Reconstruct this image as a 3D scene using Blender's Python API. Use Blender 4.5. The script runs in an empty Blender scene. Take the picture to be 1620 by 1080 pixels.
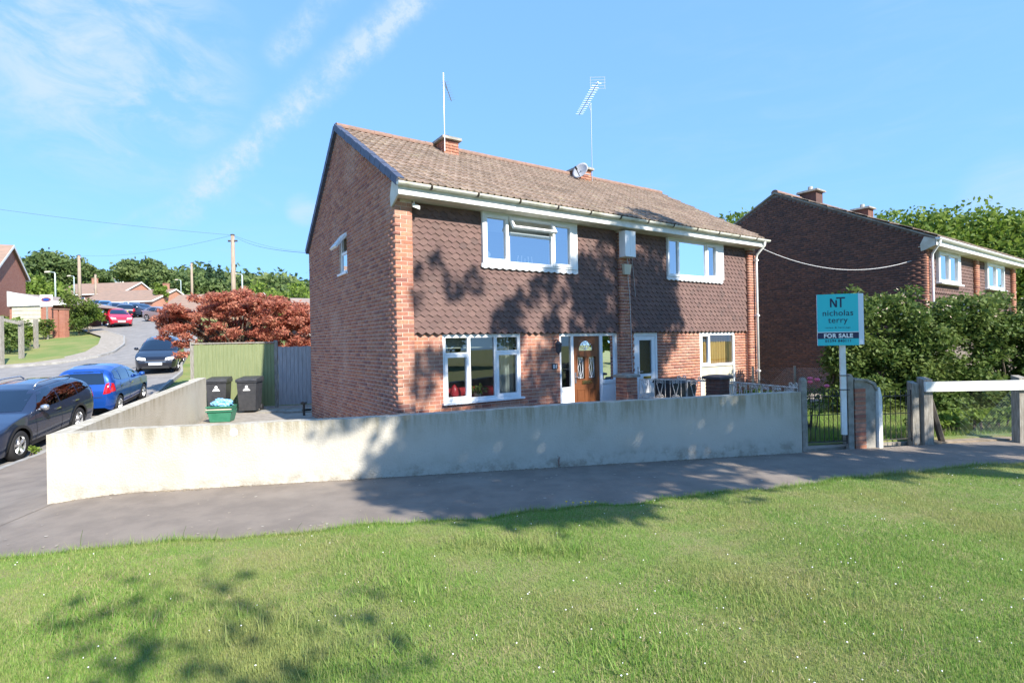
import bpy, bmesh, math, random
import numpy as np
from mathutils import Matrix, Vector
random.seed(7); rng = np.random.default_rng(7)
S = bpy.context.scene
COL = S.collection
R = math.radians
# ---------------------------------------------------------------- camera
F, CX, CY, EYE = 836.0, 810.0, 540.0, 1.95
ROLL, PITCH = R(1.14), R(0.14)
cam = bpy.data.cameras.new('camera'); camo = bpy.data.objects.new('camera', cam); COL.objects.link(camo)
cam.sensor_width = 36.0; cam.lens = F / 1620.0 * 36.0
cam.clip_start = 0.05; cam.clip_end = 5000
camo.location = (0, 0, EYE)
camo.rotation_euler = (Matrix.Rotation(R(90) + PITCH, 3, 'X') @ Matrix.Rotation(-ROLL, 3, 'Z')).to_euler()
S.camera = camo
S.render.resolution_x, S.render.resolution_y = 1024, 682
# ---------------------------------------------------------------- light
SUN_EL = R(37.5); SUN_H = (0.637, -0.771)
SUN_DIR = Vector((SUN_H[0]*math.cos(SUN_EL), SUN_H[1]*math.cos(SUN_EL), math.sin(SUN_EL)))
sl = bpy.data.lights.new('sun', 'SUN'); sl.energy = 4.4; sl.angle = R(0.55); sl.color = (1.0, 0.93, 0.82)
so = bpy.data.objects.new('sun', sl); COL.objects.link(so)
so.rotation_euler = SUN_DIR.to_track_quat('Z', 'Y').to_euler(); so.location = (20, -20, 30)
vs = S.view_settings; vs.view_transform = 'Standard'; vs.look = 'None'; vs.gamma = 1.0; vs.exposure = 1.18
vs.use_curve_mapping = False
# pixel helpers (a pixel gives a direction; the distance comes from the ground or the plane it lies on)
_c, _s = math.cos(ROLL), math.sin(ROLL)
FW = np.array([0, math.cos(PITCH), math.sin(PITCH)]); _u = np.array([0, -math.sin(PITCH), math.cos(PITCH)]); _r = np.array([1., 0, 0])
RT = _r*_c - _u*_s; UP = _u*_c + _r*_s; CAM = np.array([0, 0, EYE])
def ray(px, py): return FW + RT*((px-CX)/F) - UP*((py-CY)/F)
def at(px, py, Y): d = ray(px, py); return CAM + d*(Y/d[1])
def on(px, py, z=0.0): d = ray(px, py); return CAM + d*((z-EYE)/d[2])
# ---------------------------------------------------------------- world
w = bpy.data.worlds.new('World'); S.world = w; w.use_nodes = True
nt = w.node_tree; nt.nodes.clear(); L = nt.links.new
def N(tree, t, **k):
    n = tree.nodes.new(t)
    for a, b in k.items():
        if a == 'ins':
            for i, v in b.items(): n.inputs[i].default_value = v
        else: setattr(n, a, b)
    return n
def mth(tree, op, a, b=None, c=None):
    n = tree.nodes.new('ShaderNodeMath'); n.operation = op
    for i, v in enumerate((a, b, c)):
        if v is None: continue
        if isinstance(v, (int, float)): n.inputs[i].default_value = v
        else: tree.links.new(v, n.inputs[i])
    return n.outputs[0]
def vdot(tree, a, v):
    n = tree.nodes.new('ShaderNodeVectorMath'); n.operation = 'DOT_PRODUCT'
    tree.links.new(a, n.inputs[0]); n.inputs[1].default_value = tuple(v); return n.outputs['Value']
def ramp01(tree, x, a, b):
    n = tree.nodes.new('ShaderNodeMapRange'); n.interpolation_type = 'SMOOTHSTEP'
    tree.links.new(x, n.inputs[0]); n.inputs[1].default_value = a; n.inputs[2].default_value = b
    n.inputs[3].default_value = 0; n.inputs[4].default_value = 1; return n.outputs[0]
sky = N(nt, 'ShaderNodeTexSky'); sky.sky_type = 'NISHITA'; sky.sun_disc = False
sky.sun_elevation = SUN_EL; sky.sun_rotation = math.atan2(SUN_H[0], SUN_H[1])
sky.air_density = 1.0; sky.dust_density = 0.15; sky.ozone_density = 1.6; sky.altitude = 50
tc = N(nt, 'ShaderNodeTexCoord'); D = tc.outputs['Generated']
def nrm(v): v = np.array(v, float); return v/np.linalg.norm(v)
def trail(p, q, w0, w1, amp, seed, a0, a1):
    A, B = nrm(ray(*p)), nrm(ray(*q)); n = nrm(np.cross(A, B)); t = nrm(B - A*(A@B))
    no = N(nt, 'ShaderNodeTexNoise', ins={'Scale': 9.0, 'Detail': 6.0, 'Roughness': .65}); no.noise_dimensions = '4D'; no.inputs['W'].default_value = seed
    L(D, no.inputs['Vector'])
    no2 = N(nt, 'ShaderNodeTexNoise', ins={'Scale': 34.0, 'Detail': 5.0, 'Roughness': .7}); L(D, no2.inputs['Vector'])
    off = mth(nt, 'MULTIPLY', mth(nt, 'SUBTRACT', no.outputs['Fac'], .5), w1*1.6)
    d = mth(nt, 'ABSOLUTE', mth(nt, 'ADD', vdot(nt, D, n), off))
    band = mth(nt, 'SUBTRACT', 1.0, ramp01(nt, d, 0.0, w1))
    al = vdot(nt, D, t); ca = vdot(nt, D, A)
    ang = mth(nt, 'ARCTAN2', al, ca)
    tot = math.acos(max(-1, min(1, float(A@B))))
    lim = mth(nt, 'MULTIPLY', ramp01(nt, ang, a0, a0+.12), mth(nt, 'SUBTRACT', 1.0, ramp01(nt, ang, tot*.8, tot*a1)))
    tex = mth(nt, 'MULTIPLY', ramp01(nt, no.outputs['Fac'], .25, .7), mth(nt, 'ADD', .25, ramp01(nt, no2.outputs['Fac'], .3, .75)))
    return mth(nt, 'MULTIPLY', mth(nt, 'MULTIPLY', mth(nt, 'MULTIPLY', band, lim), tex), amp)
def patch(c, r0, r1, amp, sx, lo=.35, hi=.8):
    A = nrm(ray(*c)); ca = vdot(nt, D, A)
    m = ramp01(nt, ca, math.cos(r1), math.cos(r0))
    mp = N(nt, 'ShaderNodeMapping'); mp.inputs['Scale'].default_value = sx; mp.inputs['Rotation'].default_value = (0, .35, .3); L(D, mp.inputs['Vector'])
    no = N(nt, 'ShaderNodeTexNoise', ins={'Scale': 4.0, 'Detail': 8.0, 'Roughness': .62, 'Distortion': .6}); L(mp.outputs[0], no.inputs['Vector'])
    return mth(nt, 'MULTIPLY', mth(nt, 'MULTIPLY', m, ramp01(nt, no.outputs['Fac'], lo, hi)), amp)
cl = [trail((655, -5), (250, 370), .004, .038, 1.5, 1.0, -.12, 1.06), trail((535, -20), (415, 105), .004, .03, .75, 3.0, -.1, 1.0),
      trail((340, 280), (440, 330), .002, .01, .3, 5.0, 0, 1.0), trail((340, 285), (130, 380), .002, .012, .35, 7.0, -.02, 1.0),
      patch((165, 85), .02, .21, 1.0, (2.2, 1.6, 4.0), .38, .72), patch((480, 333), .005, .035, .9, (1, 1, 4), .2, .7),
      patch((1600, 310), .01, .07, .55, (1, 1, 4), .2, .7), patch((40, 330), .05, .5, .2, (1.2, 1.2, 6.0), .35, .9),
      patch((1250, 300), .05, .45, .22, (1.5, 1.5, 7.0), .4, .9)]
acc = cl[0]
for x in cl[1:]: acc = mth(nt, 'ADD', acc, x)
acc = mth(nt, 'MINIMUM', acc, 1.0)
mixc = N(nt, 'ShaderNodeMix'); mixc.data_type = 'RGBA'
gm = N(nt, 'ShaderNodeGamma', ins={'Gamma': 0.30}); L(sky.outputs[0], gm.inputs['Color'])
tn = N(nt, 'ShaderNodeMix'); tn.data_type = 'RGBA'; tn.blend_type = 'MULTIPLY'; tn.inputs[0].default_value = 1.0; L(gm.outputs[0], tn.inputs[6]); tn.inputs[7].default_value = (.80, 1.49, 2.62, 1)
L(mth(nt, 'MULTIPLY', acc, .8), mixc.inputs[0]); L(tn.outputs[2], mixc.inputs[6]); mixc.inputs[7].default_value = (2.1, 2.55, 3.3, 1)
bg = N(nt, 'ShaderNodeBackground', ins={'Strength': 0.15}); L(mixc.outputs[2], bg.inputs['Color'])
wo = N(nt, 'ShaderNodeOutputWorld'); L(bg.outputs[0], wo.inputs['Surface'])
# ---------------------------------------------------------------- materials
M = {}
def pmat(name, c1, c2=None, scale=6.0, rough=.8, metal=0.0, bump=0.0, bscale=None, coat=0.0, rand=None, spec=.4, ramp=(.35, .65), c3=None, s3=1.2, r3=(.5, .7), sep=None):
    """principled surface: noise mix of c1/c2, optional second large-scale colour c3, optional per-piece random tint list"""
    m = bpy.data.materials.new(name); m.use_nodes = True; t = m.node_tree; t.nodes.clear(); l = t.links.new
    o = t.nodes.new('ShaderNodeOutputMaterial'); b = t.nodes.new('ShaderNodeBsdfPrincipled'); l(b.outputs[0], o.inputs[0])
    b.inputs['Roughness'].default_value = rough; b.inputs['Metallic'].default_value = metal
    b.inputs['Specular IOR Level'].default_value = spec; b.inputs['Coat Weight'].default_value = coat; b.inputs['Coat Roughness'].default_value = .03
    g = t.nodes.new('ShaderNodeNewGeometry'); pos = g.outputs['Position']
    if sep:
        mp = t.nodes.new('ShaderNodeMapping'); mp.inputs['Scale'].default_value = sep; l(pos, mp.inputs['Vector']); pos = mp.outputs[0]
    def mixrgb(f, a, bb, blend='MIX'):
        n = t.nodes.new('ShaderNodeMix'); n.data_type = 'RGBA'; n.blend_type = blend
        l(f, n.inputs[0]) if not isinstance(f, (int, float)) else setattr(n.inputs[0], 'default_value', f)
        for i, v in ((6, a), (7, bb)):
            if isinstance(v, tuple): n.inputs[i].default_value = (*v, 1)
            else: l(v, n.inputs[i])
        return n.outputs[2]
    base = c1
    if rand:
        oi = t.nodes.new('ShaderNodeObjectInfo')
        fr = mth(t, 'FRACT', mth(t, 'ADD', g.outputs['Random Per Island'], oi.outputs['Random']))
        cr = t.nodes.new('ShaderNodeValToRGB'); cr.color_ramp.interpolation = 'LINEAR'
        el = cr.color_ramp.elements
        while len(el) < len(rand): el.new(.5)
        for i, c in enumerate(rand): el[i].position = i/(len(rand)-1); el[i].color = (*c, 1)
        l(fr, cr.inputs[0]); base = cr.outputs[0]
    if c2 is not None:
        no = t.nodes.new('ShaderNodeTexNoise'); no.inputs['Scale'].default_value = scale; no.inputs['Detail'].default_value = 6; no.inputs['Roughness'].default_value = .62
        l(pos, no.inputs['Vector'])
        f = ramp01(t, no.outputs['Fac'], *ramp)
        base = mixrgb(f, base, c2) if not rand else mixrgb(mth(t, 'MULTIPLY', f, .55), base, c2)
    if c3 is not None:
        n3 = t.nodes.new('ShaderNodeTexNoise'); n3.inputs['Scale'].default_value = s3; n3.inputs['Detail'].default_value = 5; l(g.outputs['Position'], n3.inputs['Vector'])
        base = mixrgb(ramp01(t, n3.outputs['Fac'], *r3), base, c3)
    if isinstance(base, tuple): b.inputs['Base Color'].default_value = (*base, 1)
    else: l(base, b.inputs['Base Color'])
    if bump:
        nb = t.nodes.new('ShaderNodeTexNoise'); nb.inputs['Scale'].default_value = bscale or scale*4; nb.inputs['Detail'].default_value = 5; l(pos, nb.inputs['Vector'])
        bp = t.nodes.new('ShaderNodeBump'); bp.inputs['Strength'].default_value = bump; bp.inputs['Distance'].default_value = .02; l(nb.outputs['Fac'], bp.inputs['Height']); l(bp.outputs[0], b.inputs['Normal'])
    M[name] = m; return m
def leafmat(name, cols, trans=.35, rough=.6, patchc=None, pscale=.6):
    m = bpy.data.materials.new(name); m.use_nodes = True; t = m.node_tree; t.nodes.clear(); l = t.links.new
    o = t.nodes.new('ShaderNodeOutputMaterial'); g = t.nodes.new('ShaderNodeNewGeometry')
    cr = t.nodes.new('ShaderNodeValToRGB'); el = cr.color_ramp.elements
    while len(el) < len(cols): el.new(.5)
    for i, c in enumerate(cols): el[i].position = i/(len(cols)-1); el[i].color = (*c, 1)
    l(g.outputs['Random Per Island'], cr.inputs[0]); col = cr.outputs[0]
    if patchc:
        no = t.nodes.new('ShaderNodeTexNoise'); no.inputs['Scale'].default_value = pscale; no.inputs['Detail'].default_value = 4; l(g.outputs['Position'], no.inputs['Vector'])
        mx = t.nodes.new('ShaderNodeMix'); mx.data_type = 'RGBA'; l(mth(t, 'MULTIPLY', ramp01(t, no.outputs['Fac'], .42, .66), .75), mx.inputs[0]); l(col, mx.inputs[6]); mx.inputs[7].default_value = (*patchc, 1); col = mx.outputs[2]
    d = t.nodes.new('ShaderNodeBsdfPrincipled'); d.inputs['Roughness'].default_value = rough; d.inputs['Specular IOR Level'].default_value = .3; l(col, d.inputs['Base Color'])
    tr = t.nodes.new('ShaderNodeBsdfTranslucent'); l(col, tr.inputs['Color'])
    mx = t.nodes.new('ShaderNodeMixShader'); mx.inputs[0].default_value = trans; l(d.outputs[0], mx.inputs[1]); l(tr.outputs[0], mx.inputs[2]); l(mx.outputs[0], o.inputs[0])
    M[name] = m; return m
def glassmat(name, refl=.3, tint=(.75, .8, .8), rough=.0):
    m = bpy.data.materials.new(name); m.use_nodes = True; t = m.node_tree; t.nodes.clear(); l = t.links.new
    o = t.nodes.new('ShaderNodeOutputMaterial'); tr = t.nodes.new('ShaderNodeBsdfTransparent'); tr.inputs[0].default_value = (*tint, 1)
    gl = t.nodes.new('ShaderNodeBsdfGlossy'); gl.inputs['Roughness'].default_value = rough; gl.inputs['Color'].default_value = (.95, .97, 1, 1)
    fr = t.nodes.new('ShaderNodeFresnel'); fr.inputs['IOR'].default_value = 1.5
    f = mth(t, 'MINIMUM', mth(t, 'ADD', mth(t, 'MULTIPLY', fr.outputs[0], 1.6), refl), 1.0)
    mx = t.nodes.new('ShaderNodeMixShader'); l(f, mx.inputs[0]); l(tr.outputs[0], mx.inputs[1]); l(gl.outputs[0], mx.inputs[2]); l(mx.outputs[0], o.inputs[0])
    M[name] = m; return m
BR = [(.33, .135, .085), (.50, .22, .125), (.45, .19, .12), (.24, .10, .08), (.54, .27, .165), (.40, .15, .095), (.52, .26, .175), (.29, .12, .09)]
pmat('brick', BR[0], (.25, .10, .075), 22, .9, rand=BR, bump=.35, bscale=90, c3=(.50, .30, .22), s3=.9, r3=(.5, .85))
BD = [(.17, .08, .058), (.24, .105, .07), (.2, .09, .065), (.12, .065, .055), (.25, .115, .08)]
pmat('brick_dark', BD[0], (.07, .045, .04), 9, .92, rand=BD, c3=(.05, .035, .035), s3=.35, r3=(.45, .75))  # darker copy of the brick; the right-hand gable's shade is in its colour
pmat('mortar', (.68, .56, .47), (.58, .47, .39), 14, .95, bump=.3)
pmat('mortar_dark', (.2, .165, .14), (.13, .11, .10), 8, .95)  # joints darkened to go with the shade painted into that gable
SH = [(.128, .08, .072), (.165, .10, .09), (.142, .088, .078), (.185, .115, .10), (.11, .075, .07)]
pmat('shingle', SH[0], (.12, .075, .065), 18, .85, rand=SH, bump=.25, bscale=120)
RT_ = [(.27, .20, .15), (.33, .25, .19), (.22, .165, .125), (.37, .28, .215), (.29, .205, .155)]
pmat('roof_tile', RT_[0], (.14, .10, .075), 9, .92, rand=RT_, bump=.5, bscale=60, c3=(.36, .30, .21), s3=3.0, r3=(.56, .8))
pmat('ridge_tile', (.27, .165, .125), (.2, .135, .105), 9, .9)
pmat('verge_blue', (.075, .09, .14), (.055, .065, .10), 10, .55)
pmat('upvc', (.80, .82, .83), (.74, .76, .77), 3, .35)
pmat('white_paint', (.78, .78, .76), (.66, .65, .60), 5, .5)
pmat('soffit', (.62, .60, .52), (.5, .47, .38), 4, .7)
pmat('gutter', (.66, .66, .58), (.36, .36, .28), 3.5, .6, ramp=(.45, .75))
pmat('lead', (.74, .76, .78), (.64, .66, .69), 20, .5)
pmat('render', (.74, .72, .64), (.66, .63, .54), 1.3, .93, bump=.25, bscale=45, ramp=(.4, .75), c3=(.55, .50, .40), s3=2.6, r3=(.6, .84))
pmat('render_stain', (.50, .45, .33), (.70, .67, .58), 2.2, .95, bump=.3, bscale=40, sep=(5, 5, .8))
pmat('coping', (.60, .56, .47), (.45, .41, .32), 3, .95, bump=.4, bscale=35)
pmat('tarmac', (.245, .205, .168), (.195, .163, .135), 2.2, .95, bump=.5, bscale=260, c3=(.30, .255, .21), s3=.9, r3=(.5, .8))
pmat('road', (.25, .235, .22), (.2, .19, .18), 1.5, .95, bump=.3, bscale=150)
pmat('kerb', (.34, .33, .31), (.25, .24, .22), 5, .95)
pmat('paving', (.34, .30, .25), (.25, .22, .18), 5, .95, bump=.3)
pmat('concrete', (.34, .32, .28), (.22, .21, .18), 7, .95, bump=.4, bscale=60)
pmat('dry_soil', (.32, .25, .18), (.2, .16, .11), 5, .98, bump=.5, bscale=40)
pmat('soil', (.15, .21, .05), (.22, .21, .09), 3, .98, bump=.5, bscale=60)
pmat('verge_grass', (.13, .19, .045), (.22, .22, .075), .5, .98, bump=.6, bscale=25)
pmat('far_grass', (.10, .17, .045), (.17, .2, .07), .08, .98)
pmat('green_board', (.19, .225, .105), (.235, .265, .13), 3, .8, sep=(9, 9, .7))
pmat('grey_board', (.36, .35, .36), (.28, .27, .27), 3, .85, sep=(12, 12, .8))
pmat('weathered_wood', (.33, .31, .27), (.2, .18, .15), 5, .9, sep=(9, 9, 1.2), bump=.4)
pmat('dark_wood', (.09, .075, .06), (.05, .045, .04), 6, .9)
pmat('pole_wood', (.36, .29, .22), (.26, .2, .15), 3, .9, sep=(6, 6, .5))
pmat('bark', (.12, .095, .07), (.07, .055, .04), 9, .95, bump=.8, bscale=30)
pmat('black_plastic', (.035, .036, .04), (.05, .05, .054), 8, .5)
pmat('green_plastic', (.03, .17, .10), (.045, .2, .125), 6, .45)
pmat('blue_plastic', (.08, .33, .62), (.35, .6, .8), 25, .4)
pmat('white_print', (.8, .8, .8), None, rough=.5)
pmat('iron_white', (.66, .63, .58), (.4, .32, .26), 22, .6)
pmat('iron_black', (.03, .03, .032), (.06, .045, .035), 14, .5)
pmat('steel', (.42, .44, .47), None, rough=.35, metal=.9)
pmat('lamp_steel', (.42, .5, .5), None, rough=.5, metal=.3)
pmat('brass', (.75, .58, .25), None, rough=.25, metal=1)
pmat('door_oak', (.19, .072, .028), (.14, .05, .02), 4, .4, sep=(16, 16, 1.0))
pmat('cream_panel', (.58, .53, .41), (.5, .46, .36), 4, .6)
pmat('sign_teal', (.035, .55, .60), None, rough=.35)
pmat('sign_navy', (.018, .025, .075), None, rough=.4)
pmat('sign_side', (.62, .72, .86), None, rough=.35)
pmat('slate', (.05, .05, .06), None, rough=.5)
pmat('room', (.20, .20, .19), (.16, .16, .15), 1, .9)
pmat('curtain', (.62, .66, .64), (.5, .55, .53), 1, .9)
pmat('curtain_gold', (.62, .40, .13), (.5, .31, .10), 3, .85, sep=(20, 20, .5))
pmat('sofa_red', (.36, .018, .03), (.28, .015, .02), 6, .35)
pmat('pot', (.45, .42, .36), None, rough=.7)
pmat('porcelain', (.8, .8, .78), None, rough=.25)
pmat('cable', (.5, .5, .5), None, rough=.6)
pmat('cable_dark', (.06, .06, .07), None, rough=.6)
pmat('dish', (.42, .43, .45), (.35, .36, .38), 8, .45)
pmat('rubber', (.022, .022, .024), None, rough=.75)
pmat('alloy', (.62, .63, .65), None, rough=.28, metal=.85)
pmat('underbody', (.012, .012, .013), None, rough=.9)
pmat('trim_black', (.025, .026, .028), None, rough=.55)
pmat('chrome', (.8, .8, .82), None, rough=.12, metal=1)
pmat('headlamp', (.72, .75, .78), None, rough=.08, coat=1.0)
pmat('taillamp', (.55, .012, .02), (.4, .01, .015), 20, .12, coat=1.0)
pmat('plate_white', (.75, .75, .73), None, rough=.4)
pmat('plate_yellow', (.75, .55, .05), None, rough=.4)
def paint(n, c, metal=.35): return pmat(n, c, None, rough=.3, metal=metal, coat=1.0)
paint('paint_navy', (.022, .035, .075)); paint('paint_blue', (.012, .075, .36)); paint('paint_black', (.012, .013, .02))
paint('paint_red', (.52, .015, .035), .1); paint('paint_silver', (.48, .5, .52), .6); paint('paint_skyblue', (.05, .27, .62), .2)
paint('paint_maroon', (.26, .05, .07), .2); paint('paint_white', (.75, .75, .75), 0.); paint('paint_slate', (.07, .10, .16)); paint('paint_pewter', (.33, .27, .28), .4)
pmat('flower_white', (.85, .82, .80), None, rough=.8); pmat('flower_pink', (.75, .06, .16), (.8, .25, .35), 30, .7); pmat('flower_yellow', (.8, .55, .03), None, rough=.8)
glassmat('car_glass', .10, (.06, .075, .08)); glassmat('glass', .07); glassmat('glass_sky', .42, (.55, .62, .68)); glassmat('glass_dim', .10, (.5, .56, .55)); glassmat('glass_obscure', .05, (.35, .4, .38), .25)
leafmat('leaf_tree', [(.045, .085, .016), (.075, .13, .025), (.11, .16, .03), (.06, .105, .02)], .35, patchc=(.13, .17, .03), pscale=.35)
leafmat('leaf_far', [(.075, .12, .045), (.11, .165, .055), (.15, .21, .065)], .35, patchc=(.17, .215, .07), pscale=.12)  # far leaves made paler; distance haze is put into the colour
leafmat('leaf_bright', [(.11, .18, .025), (.17, .25, .038), (.22, .29, .055)], .42)
leafmat('leaf_conifer', [(.03, .065, .03), (.045, .085, .035)], .2)
leafmat('leaf_hedge', [(.045, .09, .02), (.075, .13, .028), (.115, .175, .04), (.17, .23, .06)], .38, patchc=(.16, .21, .055), pscale=1.3)
leafmat('leaf_maple', [(.44, .14, .09), (.55, .19, .125), (.62, .26, .17), (.33, .10, .075), (.56, .31, .18)], .5, patchc=(.62, .28, .18), pscale=1.6)
leafmat('leaf_weed', [(.10, .17, .03), (.16, .23, .05)], .4)
leafmat('grass_blade', [(.14, .28, .045), (.18, .34, .055), (.24, .37, .075), (.36, .37, .15), (.17, .32, .05)], .4, patchc=(.34, .35, .13), pscale=.75)
# ---------------------------------------------------------------- object helpers
def tag(o, label=None, cat=None, group=None, kind=None):
    for k, v in (('label', label), ('category', cat), ('group', group), ('kind', kind)):
        if v: o[k] = v
    return o
def empty(name, loc=(0, 0, 0), rz=0.0, label=None, cat=None, group=None, rot=None):
    o = bpy.data.objects.new(name, None); COL.objects.link(o); o.empty_display_size = .2
    o.location = tuple(loc); o.rotation_euler = rot or (0, 0, rz); return tag(o, label, cat, group)
def link(name, me, parent=None, loc=None, rot=None, scale=None):
    o = bpy.data.objects.new(name, me); COL.objects.link(o)
    if parent: o.parent = parent
    if loc is not None: o.location = tuple(loc)
    if rot is not None: o.rotation_euler = rot
    if scale is not None: o.scale = scale
    return o
def copy_tree(o, parent=None):
    c = o.copy(); COL.objects.link(c); c.parent = parent
    for ch in list(o.children): copy_tree(ch, c)
    return c
class MB:
    def __init__(s): s.v = []; s.f = []; s.m = []
    def add(s, vs, fs, mi=0):
        b = len(s.v); s.v += [tuple(map(float, p)) for p in vs]; s.f += [tuple(b+i for i in f) for f in fs]; s.m += [mi]*len(fs); return s
    def box(s, x0, x1, y0, y1, z0, z1, mi=0):
        return s.add([(x0, y0, z0), (x1, y0, z0), (x1, y1, z0), (x0, y1, z0), (x0, y0, z1), (x1, y0, z1), (x1, y1, z1), (x0, y1, z1)],
                     [(3, 2, 1, 0), (4, 5, 6, 7), (0, 1, 5, 4), (1, 2, 6, 5), (2, 3, 7, 6), (3, 0, 4, 7)], mi)
    def hexa(s, bot, top, mi=0):
        n = len(bot)
        return s.add(list(bot)+list(top), [tuple(range(n))[::-1], tuple(range(n, 2*n))]+[(i, (i+1) % n, n+(i+1) % n, n+i) for i in range(n)], mi)
    def prism(s, poly, axis, a, b, mi=0):
        """poly of 2-D points extruded along axis 'x','y','z' from a to b"""
        def P(p, t): return {'x': (t, p[0], p[1]), 'y': (p[0], t, p[1]), 'z': (p[0], p[1], t)}[axis]
        return s.hexa([P(p, a) for p in poly], [P(p, b) for p in poly], mi)
    def tube(s, pts, r, n=8, cap=True, mi=0):
        pts = [Vector(p) for p in pts]; rs = r if isinstance(r, (list, tuple)) else [r]*len(pts)
        rings = []
        for i, p in enumerate(pts):
            d = (pts[min(i+1, len(pts)-1)] - pts[max(i-1, 0)])
            if d.length < 1e-9: d = Vector((0, 0, 1))
            d.normalize(); a = d.orthogonal() if i == 0 else (pa - d*pa.dot(d))
            if a.length < 1e-6: a = d.orthogonal()
            a.normalize(); pa = a; b = d.cross(a)
            rings.append([p + (a*math.cos(2*math.pi*k/n) + b*math.sin(2*math.pi*k/n))*rs[i] for k in range(n)])
        vs = [q for rg in rings for q in rg]; fs = []
        for i in range(len(rings)-1):
            for k in range(n): fs.append((i*n+k, i*n+(k+1) % n, (i+1)*n+(k+1) % n, (i+1)*n+k))
        if cap: fs.append(tuple(range(n))[::-1]); fs.append(tuple((len(rings)-1)*n+k for k in range(n)))
        return s.add(vs, fs, mi)
    def lathe(s, prof, n=16, axis='z', c=(0, 0, 0), mi=0):
        vs = []; fs = []; m = len(prof)
        for k in range(n):
            a = 2*math.pi*k/n; ca, sa = math.cos(a), math.sin(a)
            for (r, h) in prof:
                p = {'z': (r*ca, r*sa, h), 'y': (r*ca, h, r*sa), 'x': (h, r*ca, r*sa)}[axis]
                vs.append((p[0]+c[0], p[1]+c[1], p[2]+c[2]))
        for k in range(n):
            for j in range(m-1): fs.append((k*m+j, ((k+1) % n)*m+j, ((k+1) % n)*m+j+1, k*m+j+1))
        return s.add(vs, fs, mi)
    def grid(s, P, mi=0):
        nr, nc = len(P), len(P[0])
        return s.add([p for row in P for p in row], [(i*nc+j, i*nc+j+1, (i+1)*nc+j+1, (i+1)*nc+j) for i in range(nr-1) for j in range(nc-1)], mi)
    def mesh(s, name, mats, smooth=False):
        me = bpy.data.meshes.new(name); me.from_pydata(s.v, [], s.f)
        for m in (mats if isinstance(mats, (list, tuple)) else [mats]): me.materials.append(M[m] if isinstance(m, str) else m)
        if any(s.m): me.polygons.foreach_set('material_index', s.m)
        if smooth: me.polygons.foreach_set('use_smooth', [True]*len(me.polygons))
        bm = bmesh.new(); bm.from_mesh(me); bmesh.ops.recalc_face_normals(bm, faces=bm.faces); bm.to_mesh(me); bm.free()
        me.update(); return me
    def build(s, name, mats, parent=None, smooth=False, **k): return link(name, s.mesh(name, mats, smooth), parent, **k)
def npmesh(name, V, Fq, mat, smooth=False):
    me = bpy.data.meshes.new(name); V = np.asarray(V, np.float32); Fq = np.asarray(Fq, np.int32); k = Fq.shape[1]
    me.vertices.add(len(V)); me.vertices.foreach_set('co', V.ravel()); me.loops.add(Fq.size); me.loops.foreach_set('vertex_index', Fq.ravel())
    me.polygons.add(len(Fq)); me.polygons.foreach_set('loop_start', np.arange(0, Fq.size, k, dtype=np.int32))
    if smooth: me.polygons.foreach_set('use_smooth', np.ones(len(Fq), bool))
    me.materials.append(M[mat]); me.update(calc_edges=True); me.validate(); return me
def npboxes(B):
    """B: (n,6) x0,x1,y0,y1,z0,z1 -> verts, faces"""
    B = np.asarray(B, float); n = len(B)
    ix = [(0, 2, 4), (1, 2, 4), (1, 3, 4), (0, 3, 4), (0, 2, 5), (1, 2, 5), (1, 3, 5), (0, 3, 5)]
    V = np.stack([B[:, list(i)] for i in ix], 1).reshape(-1, 3)
    f = np.array([(3, 2, 1, 0), (4, 5, 6, 7), (0, 1, 5, 4), (1, 2, 6, 5), (2, 3, 7, 6), (3, 0, 4, 7)])
    return V, (f[None] + (np.arange(n)*8)[:, None, None]).reshape(-1, 4)
def leaf_mesh(name, C, size, mat, seed=0, up=.0, aspect=.6, droop=0., nrmdir=None):
    """one small pointed leaf face at each centre"""
    g = np.random.default_rng(seed); n = len(C); C = np.asarray(C, float)
    a = g.normal(size=(n, 3)); a[:, 2] = a[:, 2]*(1-up) - droop; a /= np.linalg.norm(a, axis=1)[:, None]
    q = g.normal(size=(n, 3))
    if nrmdir is not None: q = np.cross(nrmdir + .7*q, a)
    elif up: z = np.tile([0, 0, 1.], (n, 1)); q = np.cross(z + (1-up)*q, a)
    q -= a*(q*a).sum(1)[:, None]; q /= (np.linalg.norm(q, axis=1)[:, None] + 1e-9)
    sz = (np.asarray(size)*g.uniform(.65, 1.35, n))[:, None]
    V = np.stack([C - a*sz, C + q*sz*aspect - a*sz*.1, C + a*sz, C - q*sz*aspect - a*sz*.1], 1).reshape(-1, 3)
    return npmesh(name, V, np.arange(n*4).reshape(n, 4), mat)
def clump_pts(clumps, n, seed, shell=.55, squash=.8):
    g = np.random.default_rng(seed); cl = np.array([(c[0], c[1], c[2], c[3]) for c in clumps], float)
    p = cl[:, 3]**2; p /= p.sum(); k = g.choice(len(cl), n, p=p)
    d = g.normal(size=(n, 3)); d /= np.linalg.norm(d, axis=1)[:, None]
    r = (shell + (1-shell)*g.random(n))**.8*(1 + .22*g.normal(size=n)*.6)
    return cl[k, :3] + d*(cl[k, 3]*r)[:, None]*np.array([1, 1, squash])
def crown_clumps(c, rx, rz, n, seed, rr=(.28, .45)):
    g = random.Random(seed); out = []
    for i in range(n):
        while True:
            x, y, z = (g.uniform(-1, 1) for _ in range(3)); d = x*x+y*y+z*z
            if .12 < d < 1: break
        out.append((c[0]+x*rx*.8, c[1]+y*rx*.8, c[2]+z*rz*.8, rx*g.uniform(*rr)))
    return out
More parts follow.
